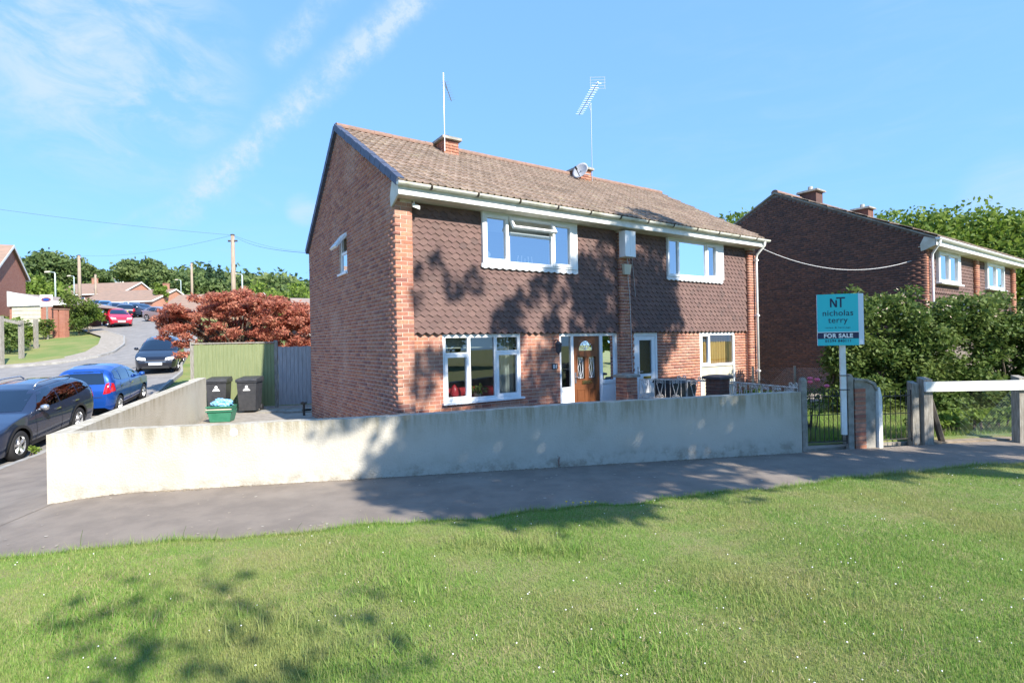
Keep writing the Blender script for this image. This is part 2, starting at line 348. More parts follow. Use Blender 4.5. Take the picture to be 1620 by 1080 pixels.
def tree(name, label, base, height, trunk_h, rx, nleaf, leaf, mat, seed, nclump=22, clumps=None, group=None, cat='tree', tr=None, rz=None):
    o = empty(name, base, 0, label, cat, group); g = random.Random(seed)
    rz = rz or (height-trunk_h)/2; cz = height-rz
    cl = clumps or crown_clumps((0, 0, cz), rx, rz, nclump, seed)
    tr = tr or height*.022
    t = MB(); top = (g.uniform(-.2, .2), g.uniform(-.2, .2), cz+rz*.3)
    t.tube([(0, 0, -.4), (0, 0, .15), (top[0]*.4, top[1]*.4, trunk_h*.7), (top[0]*.7, top[1]*.7, trunk_h+.3*rz), top], [tr*1.5, tr*1.1, tr*.85, tr*.6, tr*.2], 8)
    for c in cl[:10]:
        s0 = trunk_h*g.uniform(.7, 1.05); t.tube([(top[0]*.5, top[1]*.5, s0), ((top[0]*.5+c[0])/2, (top[1]*.5+c[1])/2, s0+(c[2]-s0)*.6), c[:3]], [tr*.5, tr*.3, tr*.08], 6)
    t.build('trunk', 'bark', o, smooth=True)
    link('crown', leaf_mesh('crown', clump_pts(cl, nleaf, seed), leaf, mat, seed), o)
    return o
# ================================================================ terrain
def smooth(t): t = np.clip(t, 0, 1); return t*t*(3-2*t)
def Rz(Y): return np.interp(Y, [-40, 0, 8, 10, 12, 14.5, 17, 19.3, 24.5, 45, 100, 160, 300, 600], [-.3, -.32, -.36, -.38, -.36, -.08, .06, .27, .93, 4.07, 10.9, 18, 38, 92])
def ground(x, y):
    x = np.asarray(x, float); y = np.asarray(y, float)
    xl = np.interp(y, [-40, 0, 7.1, 15, 16.3, 18.5, 24, 400], [-2, -4.0, -6.25, -8.7, -8.7, -2, 4, 60])
    wgt = smooth((xl - x + 1.2)/3.6)
    k = np.interp(x/np.maximum(y, 1), [-.68, -.5, 0], [1, .74, .3]); k = np.where(y > 24, k, 1.0*(1-smooth((y-20)/4)) + k*smooth((y-20)/4))
    return Rz(y)*k*wgt
def G(x, y): return float(ground(x, y))
def hit(px, py):
    d = ray(px, py); t = 3.0
    while t < 900:
        p = CAM + d*t
        if p[2] < G(p[0], p[1]): break
        t *= 1.004
    return p
xs = np.concatenate([np.linspace(-600, -80, 40), np.linspace(-78, 30, 130), np.linspace(34, 400, 30)])
ys = np.concatenate([np.linspace(-60, -3, 18), np.linspace(-2, 40, 85), np.linspace(42, 120, 50), np.linspace(130, 800, 60)])
X, Y = np.meshgrid(xs, ys); Z = ground(X, Y) - .14
n_, m_ = X.shape; idx = np.arange(n_*m_).reshape(n_, m_)
Fq = np.stack([idx[:-1, :-1], idx[:-1, 1:], idx[1:, 1:], idx[1:, :-1]], -1).reshape(-1, 4)
tag(link('terrain', npmesh('terrain', np.stack([X, Y, Z], -1).reshape(-1, 3), Fq, 'verge_grass', True)), kind='structure')
def strip(name, rows, mat, dz=0.0, kind='structure', sub=10, skirt=0.0):
    """rows: list of ((xa,ya),(xb,yb)); draped sheet"""
    P = []
    for (a, b) in rows:
        P.append([(a[0]+(b[0]-a[0])*t, a[1]+(b[1]-a[1])*t) for t in np.linspace(0, 1, sub)])
    mb = MB(); mb.grid([[(p[0], p[1], G(*p)+dz) for p in r] for r in P])
    o = mb.build(name, mat, smooth=True)
    if kind: o['kind'] = kind
    return o
def lerp_rows(lo, hi, ylist, fl, fr): return [((fl(y), y), (fr(y), y)) for y in ylist]
nk = lambda y: float(np.interp(y, [2, 6, 9, 11, 13, 15.5, 18, 22, 25, 27, 45, 60, 100], [-7.0, -8.7, -9.8, -10.55, -11.1, -11.75, -12.7, -14.4, -15.7, -17, -26.5, -36, -63]))
fk = lambda y: float(np.interp(y, [2, 25.9, 26.0, 26.6, 27.5, 29.5, 31, 34, 38, 43, 54, 70, 100], [-70, -70, -40, -26.5, -23.8, -23.1, -23.3, -24.9, -27.8, -33.5, -47, -62, -88]))
yy = list(np.linspace(2, 25.9, 40)) + list(np.linspace(26, 60, 90)) + list(np.linspace(61, 100, 30))
strip('road', [((fk(y), y), (nk(y), y)) for y in yy], 'road', -.10, sub=24)
# kerbs: real step of 0.11 m
def kerb(name, f, ys_, side):
    a = MB(); P = [(f(y), y) for y in ys_]; rows = []
    for (x, y) in P:
        z = G(x, y); rows.append([(x, y, z-.16), (x, y, z+.012), (x+side*.13, y, z+.012), (x+side*.13, y, z-.16)])
    a.grid(rows); o = a.build(name, 'kerb'); o['kind'] = 'structure'
kerb('kerb_near', nk, np.linspace(2, 60, 100), 1); kerb('kerb_far', fk, np.linspace(26.05, 60, 80), -1)
strip('pavement_far', [((fk(y)-.13, y), (fk(y)-.13-(1.6 if y > 29 else 1.0+.2*(29-y)), y)) for y in np.linspace(26.1, 58, 80)], 'paving', .004, sub=5)
# front footpath
edge = [(-60, 1.2), (-14, 3.6), (-7.5, 4.6), (-4.95, 5.07), (-3.86, 5.23), (-2.72, 5.48), (-1.47, 5.71), (-.11, 5.98), (1.4, 6.36), (3.12, 6.78), (5.15, 7.36), (6.26, 7.64), (7.63, 7.92), (14, 9.1), (60, 16)]
ef = lambda x: float(np.interp(x, [p[0] for p in edge], [p[1] for p in edge]))
WL, WR, WB = (-6.28, 7.1), (4.86, 8.92), (-8.95, 15.0)
def wallline(x): return WL[1] + (x-WL[0])*(WR[1]-WL[1])/(WR[0]-WL[0])
def pathfar(x): return wallline(x)+.02 if x < 4.9 else float(np.interp(x, [4.9, 7.2, 9.31, 14, 60], [8.95, 9.3, 9.62, 10.6, 19]))
strip('footpath', [((x, ef(x)-.1), (x, pathfar(x) + .05)) for x in np.linspace(-6.5, 40, 110)], 'tarmac', 0.0, sub=14)
strip('pavement', [((nk(y)+.13, y), (float(np.interp(y, [1.5, 7.1, 15, 17], [-5.8, -6.2, -8.62, -9.2])), y)) for y in np.linspace(1.5, 17, 40)], 'tarmac', .004, sub=12)
# lawn in front, gardens behind the wall
def bump(x, y): return .02*math.sin(x*1.7+.5*y)+.018*math.sin(y*2.3-x)+.01*math.sin(5*x+3*y)
mb = MB(); rows = []
for x in np.concatenate([np.linspace(-40, -8, 12), np.linspace(-7.5, 14, 120), np.linspace(15, 50, 14)]):
    e = ef(x) + .05*math.sin(x*3.1)+.03*math.sin(x*7.3+1)
    rows.append([(x, e + (y0-e)*t**1.6, G(x, e+(y0-e)*t**1.6) + (.045*smooth(t*14) + bump(x, e+(y0-e)*t**1.6)*smooth(t*8) + .004)) for y0 in (-30,) for t in np.linspace(0, 1, 60)])
mb.grid(rows); lawn = mb.build('lawn', 'soil', smooth=True); lawn['kind'] = 'structure'
def lawnz(x, y):
    e = np.interp(x, [p[0] for p in edge], [p[1] for p in edge]) + .05*np.sin(x*3.1)+.03*np.sin(x*7.3+1)
    t = np.clip((e-y)/(e+30), 0, 1)**(1/1.6)
    return ground(x, y) + .045*smooth(t*14) + (.02*np.sin(x*1.7+.5*y)+.018*np.sin(y*2.3-x)+.01*np.sin(5*x+3*y))*smooth(t*8) + .004, e
def grass_pts(n, seed, y0=2.3, y1=9.0):
    g = np.random.default_rng(seed); u = g.random(n*2); y = y0 + (y1-y0)*u**1.15; x = g.uniform(-1.12, 1.12, n*2)*y
    z, e = lawnz(x, y); k = (y < e + .02*g.normal(size=len(y))); x, y, z = x[k][:n], y[k][:n], z[k][:n]; return x, y, z
def blades(name, x, y, z, hmin, hmax, wd, mat, seed, lean=.55):
    g = np.random.default_rng(seed); n = len(x)
    tuft = .5 + .5*np.sin(x*2.1+1.3*np.sin(y*1.7))*np.sin(y*2.6+x*.8)
    h = (hmin + (hmax-hmin)*g.random(n)**1.8)*(.65+.7*tuft); a = g.random(n)*6.283; wv = wd*g.uniform(.6, 1.3, n)
    ln = h*lean*g.normal(size=n); dx, dy = np.cos(a), np.sin(a)
    B = np.stack([x, y, z-.008], -1); S_ = np.stack([-dy*wv, dx*wv, np.zeros(n)], -1); T = np.stack([x+dx*ln, y+dy*ln, z+h], -1)
    return npmesh(name, np.stack([B-S_, B+S_, T], 1).reshape(-1, 3), np.arange(n*3).reshape(n, 3), mat)
x, y, z = grass_pts(600000, 3); o = link('grass', blades('grass', x, y, z, .011, .036, .0029, 'grass_blade', 5))
tag(o, 'short mown green lawn grass in front of the footpath', 'grass', kind='stuff')
# daisies and clover heads
g = np.random.default_rng(11); fx, fy, fz = grass_pts(340, 12); keep = (fx > -.5) | (g.random(len(fx)) < .45); fx, fy, fz = fx[keep], fy[keep], fz[keep]
mb = MB()
for a, b, c in zip(fx, fy, fz):
    r = random.uniform(.0028, .0065); h = c+random.uniform(.018, .04); mb.lathe([(.0005, h+.004), (r, h), (r*.5, h-.005)], 6, c=(a, b, 0))
tag(mb.build('clover_flowers', 'flower_white'), 'tiny white clover and daisy heads dotted over the lawn', 'flowers', kind='stuff')
mb = MB()
for px in (895, 905, 917, 925, 931, 940):
    p = on(px, 797, 0); mb.lathe([(.0005, .065), (.016, .06), (.008, .05)], 7, c=(p[0], p[1]-.08+random.uniform(-.05, .05), 0)).tube([(p[0], p[1]-.05, 0), (p[0], p[1]-.08, .055)], .002, 4)
tag(mb.build('dandelions', 'flower_yellow'), 'few yellow dandelion flowers at the lawn edge', 'flowers', kind='stuff')
# tall seed stalks and weeds along the edge
mb = MB()
for px, py, h in ((142, 858, .17), (300, 848, .15), (350, 852, .16), (255, 855, .11), (505, 838, .1), (1010, 796, .07), (475, 838, .12), (610, 832, .09), (690, 826, .08)):
    p = on(px, py, 0); k = random.uniform(.02, .08); mb.tube([(p[0], p[1]-.12, 0), (p[0]+k*.4, p[1]-.12, h*.6), (p[0]+k, p[1]-.12, h)], [.0022, .002, .0015], 4)
tag(mb.build('grass_stalks', 'leaf_weed'), 'thin tall grass stalks leaning over the path edge', 'grass', kind='stuff')
# crumbs and dry leaf scraps on the path
mb = MB(); g = random.Random(4)
for i in range(430):
    x = g.uniform(-6.4, 8.5); lo, hi = ef(x)+.02, pathfar(x)-.02
    t = g.random()**2.2; t = t if g.random() < .55 else 1-t*.35; y = lo+(hi-lo)*t; s = g.uniform(.006, .03); a = g.random()*6.28; z = G(x, y)+.005
    q = [(x+math.cos(a+k)*s*g.uniform(.5, 1.2), y+math.sin(a+k)*s*g.uniform(.5, 1.2), z+g.uniform(0, .006)) for k in (0, 1.3, 2.7, 4.4)]
    mb.add(q, [(0, 1, 2, 3)])
pmat('scrap', (.42, .38, .32), (.25, .2, .15), 9, .95)
tag(mb.build('path_scraps', 'scrap'), 'pale dry leaf scraps scattered along the footpath edges', 'litter', kind='stuff')
# yard behind the wall: paved, level with the house
mb = MB(); mb.prism([(-6.0, 7.45), (4.8, 9.05), (6.3, 9.4), (10.5, 10.3), (14, 17), (4, 20), (-8.4, 17.4), (-8.65, 15.1)], 'z', -.3, .02); o = mb.build('front_yard', 'paving'); o['kind'] = 'structure'
mb = MB()
mb.prism([(3.6, 9.3), (5.0, 9.36), (7.2, 9.62), (9.5, 9.86), (18, 11.2), (18, 16), (7.6, 15.2), (5.6, 13.6)], 'z', 0.0, .05); o = mb.build('garden_lawn', 'soil'); o['kind'] = 'structure'
mb = MB(); mb.prism([(7.12, 9.40), (18, 10.6), (18, 11.3), (7.12, 9.70)], 'z', -.02, .026); o = mb.build('dry_strip', 'dry_soil'); o['kind'] = 'structure'
g = np.random.default_rng(21)
gx = g.uniform(3.7, 13.5, 110000); gy = g.uniform(9.35, 13.2, 110000); k = gy > np.where(gx < 7.2, 9.42+(gx-5)*.1, 9.70+(gx-7.2)*.13)+.12*g.random(110000); gx, gy = gx[k], gy[k]
o = link('garden_grass', blades('garden_grass', gx, gy, np.full(len(gx), .05), .04, .17, .006, 'grass_blade', 8)); tag(o, 'longer bright grass in the garden behind the iron gates', 'grass', kind='stuff')
# coarser dark tufts left by the mower
tx_, ty_ = [], []
for (px, py, r_, n_t) in ((835, 872, .34, 700), (740, 866, .3, 260), (905, 872, .3, 240), (120, 990, .6, 700), (440, 985, .55, 420), (650, 940, .5, 320), (1180, 985, .6, 300), (1330, 930, .6, 300), (620, 1040, .55, 420), (960, 1050, .5, 300)):
    p = on(px, py, .04); tx_ += list(p[0]+g.normal(size=n_t)*r_*.5); ty_ += list(p[1]+g.normal(size=n_t)*r_*.35)
tx_, ty_ = np.array(tx_), np.array(ty_); tz_, e_ = lawnz(tx_, ty_); k = ty_ < e_-.03
tag(link('grass_tufts', blades('grass_tufts', tx_[k], ty_[k], tz_[k], .045, .11, .004, 'grass_blade', 18, .8)), 'coarser darker green tufts standing out of the mown lawn', 'grass', kind='stuff')
# ragged longer grass hanging over the path edge
ex_ = g.uniform(-5.6, 9.5, 15000); _, ee = lawnz(ex_, np.zeros(15000)); ey_ = ee-np.abs(g.normal(size=15000))*.05+.03*np.sin(ex_*11)*np.sin(ex_*4.3); ez_, _ = lawnz(ex_, ey_)
tag(link('edge_grass', blades('edge_grass', ex_, ey_, ez_, .02, .085, .0035, 'grass_blade', 28, .9)), 'ragged longer grass along the edge of the footpath', 'grass', kind='stuff')
# grit and moss crumbs along the foot of the wall
mb = MB(); gr_ = random.Random(77)
for i in range(1500):
    x = gr_.uniform(-6.2, 4.8); y = wallline(x)-.01-abs(gr_.gauss(0, .045)); s = gr_.uniform(.003, .012)*(1.6 if math.sin(x*2.3)+math.sin(x*5.1) > .5 else 1); z = G(x, y)+.003
    q = [(x+math.cos(k)*s*gr_.uniform(.5, 1.2), y+math.sin(k)*s*gr_.uniform(.5, 1.2)) for k in (0, 1.6, 3.1, 4.7)]; mb.add([(a_[0], a_[1], z) for a_ in q]+[(x, y, z+s*.7)], [(0, 1, 4), (1, 2, 4), (2, 3, 4), (3, 0, 4)])
pmat('grit', (.16, .13, .09), (.30, .25, .18), 30, .98)
tag(mb.build('wall_foot_grit', 'grit'), 'brown grit and dead moss lying along the foot of the garden wall', 'grit', kind='stuff')
# dead thatch lying in the turf
x, y, z = grass_pts(26000, 33); kk = (np.sin(x*1.3+2*np.sin(y*.9))+np.sin(y*2.1+x*.6)) > .2; leafmat('grass_dry', [(.36, .29, .15), (.45, .38, .22)], .2)
tag(link('dry_thatch', blades('dry_thatch', x[kk], y[kk], z[kk], .012, .04, .003, 'grass_dry', 19, 1.6)), 'straw coloured dead grass lying in the lawn', 'grass', kind='stuff')
# paving slab step beside the bins
for i, (px, py) in enumerate(((420, 653), (455, 653), (478, 652))):
    p = on(px, py, .05); mb = MB(); mb.box(-.38, .38, -.28, .28, 0, .045); o = mb.build('paving_slab', 'concrete', loc=(p[0]+.1*i, p[1]+.5, .022), rot=(0, 0, .25+.03*i))
    tag(o, 'loose concrete paving slab laid in the bin yard', 'slab', 'slabs in the bin yard')
# ================================================================ rendered boundary wall
m = pmat('wall_render', (.50, .47, .40), (.44, .405, .335), 1.4, .93, bump=.45, bscale=40, ramp=(.35, .8), c3=(.40, .37, .295), s3=1.3, r3=(.54, .78))
t = m.node_tree; b = [n for n in t.nodes if n.type == 'BSDF_PRINCIPLED'][0]; l = t.links.new
g_ = t.nodes.new('ShaderNodeNewGeometry'); sx = t.nodes.new('ShaderNodeSeparateXYZ'); l(g_.outputs['Position'], sx.inputs[0])
mp = t.nodes.new('ShaderNodeMapping'); mp.inputs['Scale'].default_value = (3.2, 3.2, .35); l(g_.outputs['Position'], mp.inputs['Vector'])
ns = t.nodes.new('ShaderNodeTexNoise'); ns.inputs['Scale'].default_value = 2.3; ns.inputs['Detail'].default_value = 7; ns.inputs['Roughness'].default_value = .7; l(mp.outputs[0], ns.inputs['Vector'])
streak = mth(t, 'MULTIPLY', ramp01(t, ns.outputs['Fac'], .36, .66), ramp01(t, mth(t, 'ADD', mth(t, 'SUBTRACT', sx.outputs['Z'], mth(t, 'MULTIPLY', mth(t, 'MAXIMUM', mth(t, 'SUBTRACT', sx.outputs['Y'], 8.0), 0.0), .05)), mth(t, 'MULTIPLY', ns.outputs['Fac'], .35)), .70, 1.14))
nf = t.nodes.new('ShaderNodeTexNoise'); nf.inputs['Scale'].default_value = 5.0; nf.inputs['Detail'].default_value = 8; nf.inputs['Roughness'].default_value = .7; l(g_.outputs['Position'], nf.inputs['Vector'])
foot = mth(t, 'MULTIPLY', mth(t, 'SUBTRACT', 1.0, ramp01(t, mth(t, 'SUBTRACT', sx.outputs['Z'], mth(t, 'MULTIPLY', sx.outputs['X'], .012)), .0, .30)), ramp01(t, nf.outputs['Fac'], .42, .68))
old = b.inputs['Base Color'].links[0].from_socket
m1 = t.nodes.new('ShaderNodeMix'); m1.data_type = 'RGBA'; l(mth(t, 'MULTIPLY', streak, .85), m1.inputs[0]); l(old, m1.inputs[6]); m1.inputs[7].default_value = (.27, .235, .155, 1)
m2 = t.nodes.new('ShaderNodeMix'); m2.data_type = 'RGBA'; l(mth(t, 'MULTIPLY', foot, .75), m2.inputs[0]); l(m1.outputs[2], m2.inputs[6]); m2.inputs[7].default_value = (.22, .185, .135, 1)
l(m2.outputs[2], b.inputs['Base Color'])
bw = empty('boundary_wall', (WL[0], WL[1], 0), 0, 'low off-white rendered garden wall turning the corner in front of the house', 'wall')
def wallseg(pts, th, off, left):
    """pts: (x,y,ztop); a thick rendered run, inner side offset by th along the normal; returns the top rows"""
    rows = []
    for i, (x, y, zt) in enumerate(pts):
        a = pts[max(i-1, 0)]; c = pts[min(i+1, len(pts)-1)]; dx, dy = c[0]-a[0], c[1]-a[1]; L_ = math.hypot(dx, dy); nx, ny = -dy/L_*left, dx/L_*left
        z0 = -.75
        rows.append([(x-off[0], y-off[1], z0), (x-off[0], y-off[1], zt), (x+nx*th-off[0], y+ny*th-off[1], zt), (x+nx*th-off[0], y+ny*th-off[1], z0)])
    return rows
fx = np.linspace(WL[0], WR[0], 60)
ztop = lambda x: float(np.interp(x, [-6.28, -5.35, -3.6, -1.46, 1.2, 4.86], [.834, .868, .875, .90, .972, 1.02]))
gg = random.Random(2)
pf = [(x, wallline(x), ztop(x)+gg.uniform(-.006, .006)) for x in fx]
mb = MB(); r = wallseg(pf, .22, WL, 1); mb.grid(r); mb.add(r[0], [(0, 1, 2, 3)]); mb.add(r[-1], [(3, 2, 1, 0)])
mb.build('front_run', 'wall_render', bw)
pb = [(WL[0]+(WB[0]-WL[0])*t_, WL[1]+(WB[1]-WL[1])*t_, .83+(1.13-.83)*t_) for t_ in np.linspace(.0, 1, 24)]
mb = MB(); r = wallseg(pb, .22, WL, -1)
r = [[(p[0]-.004, p[1]+.004, p[2]+.003) for p in q] for q in r]
mb.grid(r); mb.add(r[0], [(0, 1, 2, 3)]); mb.add(r[-1], [(3, 2, 1, 0)]); mb.build('side_run', 'wall_render', bw)
mb = MB(); e = (WB[0]-WL[0]-.02, WB[1]-WL[1]); mb.hexa([(e[0]+.05, e[1]-.45, -.5), (e[0]+.32, e[1]-.37, -.5), (e[0]+.24, e[1]+.02, -.5), (e[0]-.02, e[1]-.06, -.5)],
                                    [(e[0]+.05, e[1]-.45, 1.10), (e[0]+.32, e[1]-.37, .96), (e[0]+.24, e[1]+.02, .98), (e[0]-.02, e[1]-.06, 1.12)]); mb.build('end_return', 'wall_render', bw)
# patch of filler and a little plant growing at the wall foot
mb = MB(); p = at(372, 683, 7.52); mb.lathe([(.001, -.012), (.05, -.008), (.06, .002)], 10, 'y', c=(p[0], wallline(p[0])-.001, p[2])); o = mb.build('filler_patch', 'porcelain', bw); o.location = (-WL[0], -WL[1], 0)
mb = MB(); p = on(884, 741, -.02); pts = []
for k in range(9): mb.tube([(p[0], p[1]-.02, 0), (p[0]+.01*math.sin(k), p[1]-.03, .02+.018*k), (p[0]+.025*math.sin(k*2.1), p[1]-.03+.02*math.cos(k*2.1), .03+.02*k)], [.004, .006, .002], 5)
tag(mb.build('dock_weed', 'ridge_tile', ), 'small rusty red weed growing at the foot of the wall', 'weed')
pmat('reflection_grey', (.30, .33, .29), None, rough=.8)
# ================================================================ the semi-detached house (local x along the front, y back, z up)
HO = np.array([-2.0292, 9.34, 0.0]); TH = R(33.579)
EX = np.array([math.cos(TH), math.sin(TH), 0]); EY = np.array([-math.sin(TH), math.cos(TH), 0])
def hw(x, y, z): return HO + EX*x + EY*y + np.array([0, 0, z])
house = empty('semi_detached_house', HO, TH, 'brick and tile-hung semi-detached pair of houses with white windows and a tiled roof', 'house')
HW, HD, RY, RZ_ = 11.03, 6.5, 3.5, 7.02
EYV, EZ = -.30, 4.78
SF = (RZ_-EZ)/(RY-EYV); SB = (RZ_-4.60)/(6.6-RY)
def roofz(y): return EZ+(y-EYV)*SF if y <= RY else RZ_-(y-RY)*SB
def holed(mb, x0, x1, z0, z1, y0, y1, holes):
    xs_ = sorted({x0, x1} | {v for h in holes for v in h[:2] if x0 < v < x1})
    for a, b in zip(xs_[:-1], xs_[1:]):
        hs_ = sorted([(max(h[2], z0), min(h[3], z1)) for h in holes if h[0] <= a+1e-6 and h[1] >= b-1e-6]); z = z0
        for (p, q) in hs_:
            if p > z+1e-6: mb.box(a, b, y0, y1, z, p)
            z = max(z, q)
        if z < z1-1e-6: mb.box(a, b, y0, y1, z, z1)
GW = (.96, 2.74, .83, 2.13); DU = (3.78, 5.52, -.2, 2.13); ND = (6.10, 6.93, -.2, 2.13); NG = (8.60, 10.16, .10, 2.12)
UW = (1.82, 4.25, 3.53, 4.545); NU = (7.25, 9.56, 3.56, 4.545)
holes_g = [GW, DU, ND, NG]; holes_u = [UW, NU]
wall = MB()
holed(wall, .2, HW-.1, -.3, 2.135, .1555, .34, holes_g); holed(wall, .2, HW-.1, 2.135, 4.6, .164, .34, holes_u)
for x0 in (0.0, 5.532, 10.70): wall.box(x0+.005, x0+.3225, .005, .30, -.3, 4.545)
def gpoly(a, b, zb): return [(a, zb), (b, zb)] + ([(b, roofz(b)-.07)] + ([(RY, RZ_-.07)] if a < RY < b else []) + [(a, roofz(a)-.07)])
wall.prism(gpoly(.06, 2.92, -.3), 'x', .005, .24); wall.prism(gpoly(2.92, 3.48, 4.48), 'x', .005, .24); wall.box(.005, .24, 2.92, 3.48, -.3, 3.6); wall.prism(gpoly(3.48, HD, -.3), 'x', .005, .24)
wall.prism(gpoly(.06, HD, -.3), 'x', HW-.24, HW-.011); wall.box(.24, HW-.24, HD-.25, HD-.012, -.3, 4.6)
wallo = wall.build('wall', 'mortar', house)
H_, JT = .075, .010
def course_bricks(u0, u1, k, holes, z0=-.225, L_=.225, phase=None):
    """bricks of one course between u0 and u1, split at openings"""
    za = z0+k*H_; zb = za+H_-JT; out = []
    cuts = [(u0, u1)]
    for h in holes:
        if h[2] < zb-.02 and h[3] > za+.02:
            nc = []
            for (a, b) in cuts:
                if h[1] <= a or h[0] >= b: nc.append((a, b)); continue
                if h[0] > a: nc.append((a, h[0]))
                if h[1] < b: nc.append((h[1], b))
            cuts = nc
    ph = (k % 2)*L_/2 if phase is None else phase
    for (a, b) in cuts:
        u = math.floor((a-ph)/L_)*L_+ph
        while u < b-1e-6:
            p, q = max(u, a), min(u+L_-JT, b)
            if q-p > .025: out.append((p, q, za, zb))
            u += L_
    return out
jit = lambda s=.003: random.uniform(-.002, .0015)
front, rest, side = [], [], []
for k in range(64):
    za = -.225+k*H_
    for x0, main in ((0.0, True), (5.532, False), (10.70, False)):
        bs = [(x0, x0+.215), (x0+.225, x0+.3275)] if k % 2 == 0 else [(x0+.1125, x0+.3275)]
        if k % 2 and not main: bs = [(x0, x0+.1025), (x0+.1125, x0+.3275)]
        if main and k % 2: bs = [(x0+.1125, x0+.3275)]
        if za+H_ < 4.56:
            for (p, q) in bs:
                B = (p, q, jit()+.0, .1, za, za+H_-JT)
                (front if main and za > .62 else rest).append(B)
            if not main: rest.append((x0-.001, x0+.1, .112, .26, za, za+H_-JT))
    if za < 2.12:
        for (a, b) in ((.3275, 5.532), (5.86, 10.70)):
            for (p, q, z0, z1) in course_bricks(a, b, k, holes_g):
                z1 = min(z1, 2.13); B = (p, q, .15+jit(), .25, z0, z1)
                (front if (q < 3.9 and z0 > .66) else rest).append(B)
for k in range(100):
    za = -.225+k*H_; zb = za+H_-JT
    if zb > RZ_-.1: break
    y1 = HD if zb < roofz(HD)-.1 else RY+(RZ_-.09-zb)/SB
    y0 = (.1125 if k % 2 == 0 else 0.0) if zb < 4.55 else max(.0, EYV+(zb+.09-EZ)/SF)
    if zb >= 4.55: y0 = max(y0, .0)
    for (p, q, z0, z1) in course_bricks(y0, y1, k, [(2.90, 3.50, 3.6, 4.5)], phase=(.1125 if k % 2 == 0 else 0.0)):
        side.append((jit(.0025), .1, p, q, z0, z1))
me_b = MB().box(-.5, .5, -.5, .5, -.5, .5).mesh('brick', 'brick')
front.sort(key=lambda b: b[0]); rest += front[300:]; front = front[:300]
for (x0, x1, y0, y1, z0, z1) in front: link('brick', me_b, wallo, ((x0+x1)/2, (y0+y1)/2, (z0+z1)/2), scale=(x1-x0, y1-y0, z1-z0))
V, Fq = npboxes(rest); tag(link('brickwork', npmesh('brickwork', V, Fq, 'brick'), wallo), kind='stuff')
V, Fq = npboxes(side); tag(link('gable_brickwork', npmesh('gable_brickwork', V, Fq, 'brick'), wallo), kind='stuff')
# ---- tile hanging
cladding = MB(); holed(cladding, .33, 5.53, 2.14, 4.54, .145, .1625, [UW]); holed(cladding, 5.862, 10.70, 2.14, 4.54, .145, .1625, [NU])
clado = cladding.build('tile_hanging', 'shingle', house)
sw, sg = .165, .109
sh = MB(); P2 = [(-.0822, .185), (-.0822, .050), (0, 0), (.0822, .050), (.0822, .185)]; sh.prism(P2, 'y', 0, .017)
me_s = sh.mesh('shingle', 'shingle')
pos = []
for row in range(24):
    z = 2.128+row*sg
    for (a, b, hole) in ((.33, 5.53, UW), (5.862, 10.70, NU)):
        c0 = a + (sw/2 if row % 2 else 0.02)
        n = int((b-c0)/sw)+1
        for i in range(n):
            x = c0+i*sw
            if x > b-.02: continue
            if hole[0]+.06 < x < hole[1]-.06 and hole[2]-.02 < z: continue
            if z > 4.46: continue
            pos.append((x, (.078+random.uniform(0, .003)), z+random.uniform(-.002, .002)))
pos.sort(key=lambda p: p[0]); TILT = R(8.5)
for p in pos[:300]: link('shingle', me_s, clado, p, (-TILT+random.uniform(-.01, .01), random.uniform(-.012, .012), 0))
def replicate(me, mats_):
    co = np.empty(len(me.vertices)*3, np.float32); me.vertices.foreach_get('co', co); co = co.reshape(-1, 3)
    V = []; Fs = []; fl = [tuple(p.vertices) for p in me.polygons]; nv = len(co)
    for i, mt in enumerate(mats_):
        mt = np.array(mt); V.append(co @ mt[:3, :3].T + mt[:3, 3]); Fs += [tuple(i*nv+j for j in f) for f in fl]
    m2 = bpy.data.meshes.new(me.name+'_field'); m2.from_pydata(np.concatenate(V).tolist(), [], Fs); m2.materials.append(me.materials[0]); m2.update(); return m2
mt = [Matrix.Translation(p) @ Matrix.Rotation(-TILT+random.uniform(-.01, .01), 4, 'X') @ Matrix.Rotation(random.uniform(-.012, .012), 4, 'Y') for p in pos[300:]]
tag(link('shingles', replicate(me_s, mt), clado), kind='stuff')
# ---- roof
core = MB(); core.prism([(EYV+.02, EZ-.05), (RY, RZ_-.045), (6.58, 4.56), (6.45, 4.45), (RY, RZ_-.2), (0.1, 4.62)], 'x', .02, HW-.02)
roofo = core.build('roof', 'dark_wood', house)
PITCHR = math.atan(SF); SL = math.hypot(RY-EYV, RZ_-EZ); rows_n = 14; gauge = SL/rows_n
prof = [(-.152, .020), (-.135, .024), (-.115, .004), (-.02, .002), (-.005, .022), (.012, .022), (.028, .003), (.118, .003), (.135, .018), (.15, .016)]
tl = MB(); Lt = gauge+.07; n = len(prof)
lo = [(x, -.008, z+.032) for x, z in prof]; hi = [(x, Lt, z+.004) for x, z in prof]; lb = [(x, -.008, z+.010) for x, z in prof]; 
tl.add(lo+hi, [(i, i+1, n+i+1, n+i) for i in range(n-1)]); tl.add(lb+lo, [(i, i+1, n+i+1, n+i) for i in range(n-1)])
tl.add([lb[0], lo[0], hi[0]], [(0, 1, 2)]); tl.add([lb[-1], lo[-1], hi[-1]], [(0, 2, 1)])
me_t = tl.mesh('roof_tile', 'roof_tile')
tiles = []
for r_ in range(rows_n):
    s = r_*gauge; off = .15 if r_ % 2 else 0
    for i in range(38):
        x = .10+off+i*.298
        if x > HW+.0: continue
        tiles.append((x, EYV+s*math.cos(PITCHR), EZ+s*math.sin(PITCHR), r_))
tiles.sort(key=lambda t: math.dist(hw(t[0], t[1], t[2])[:2], (0, 0)))
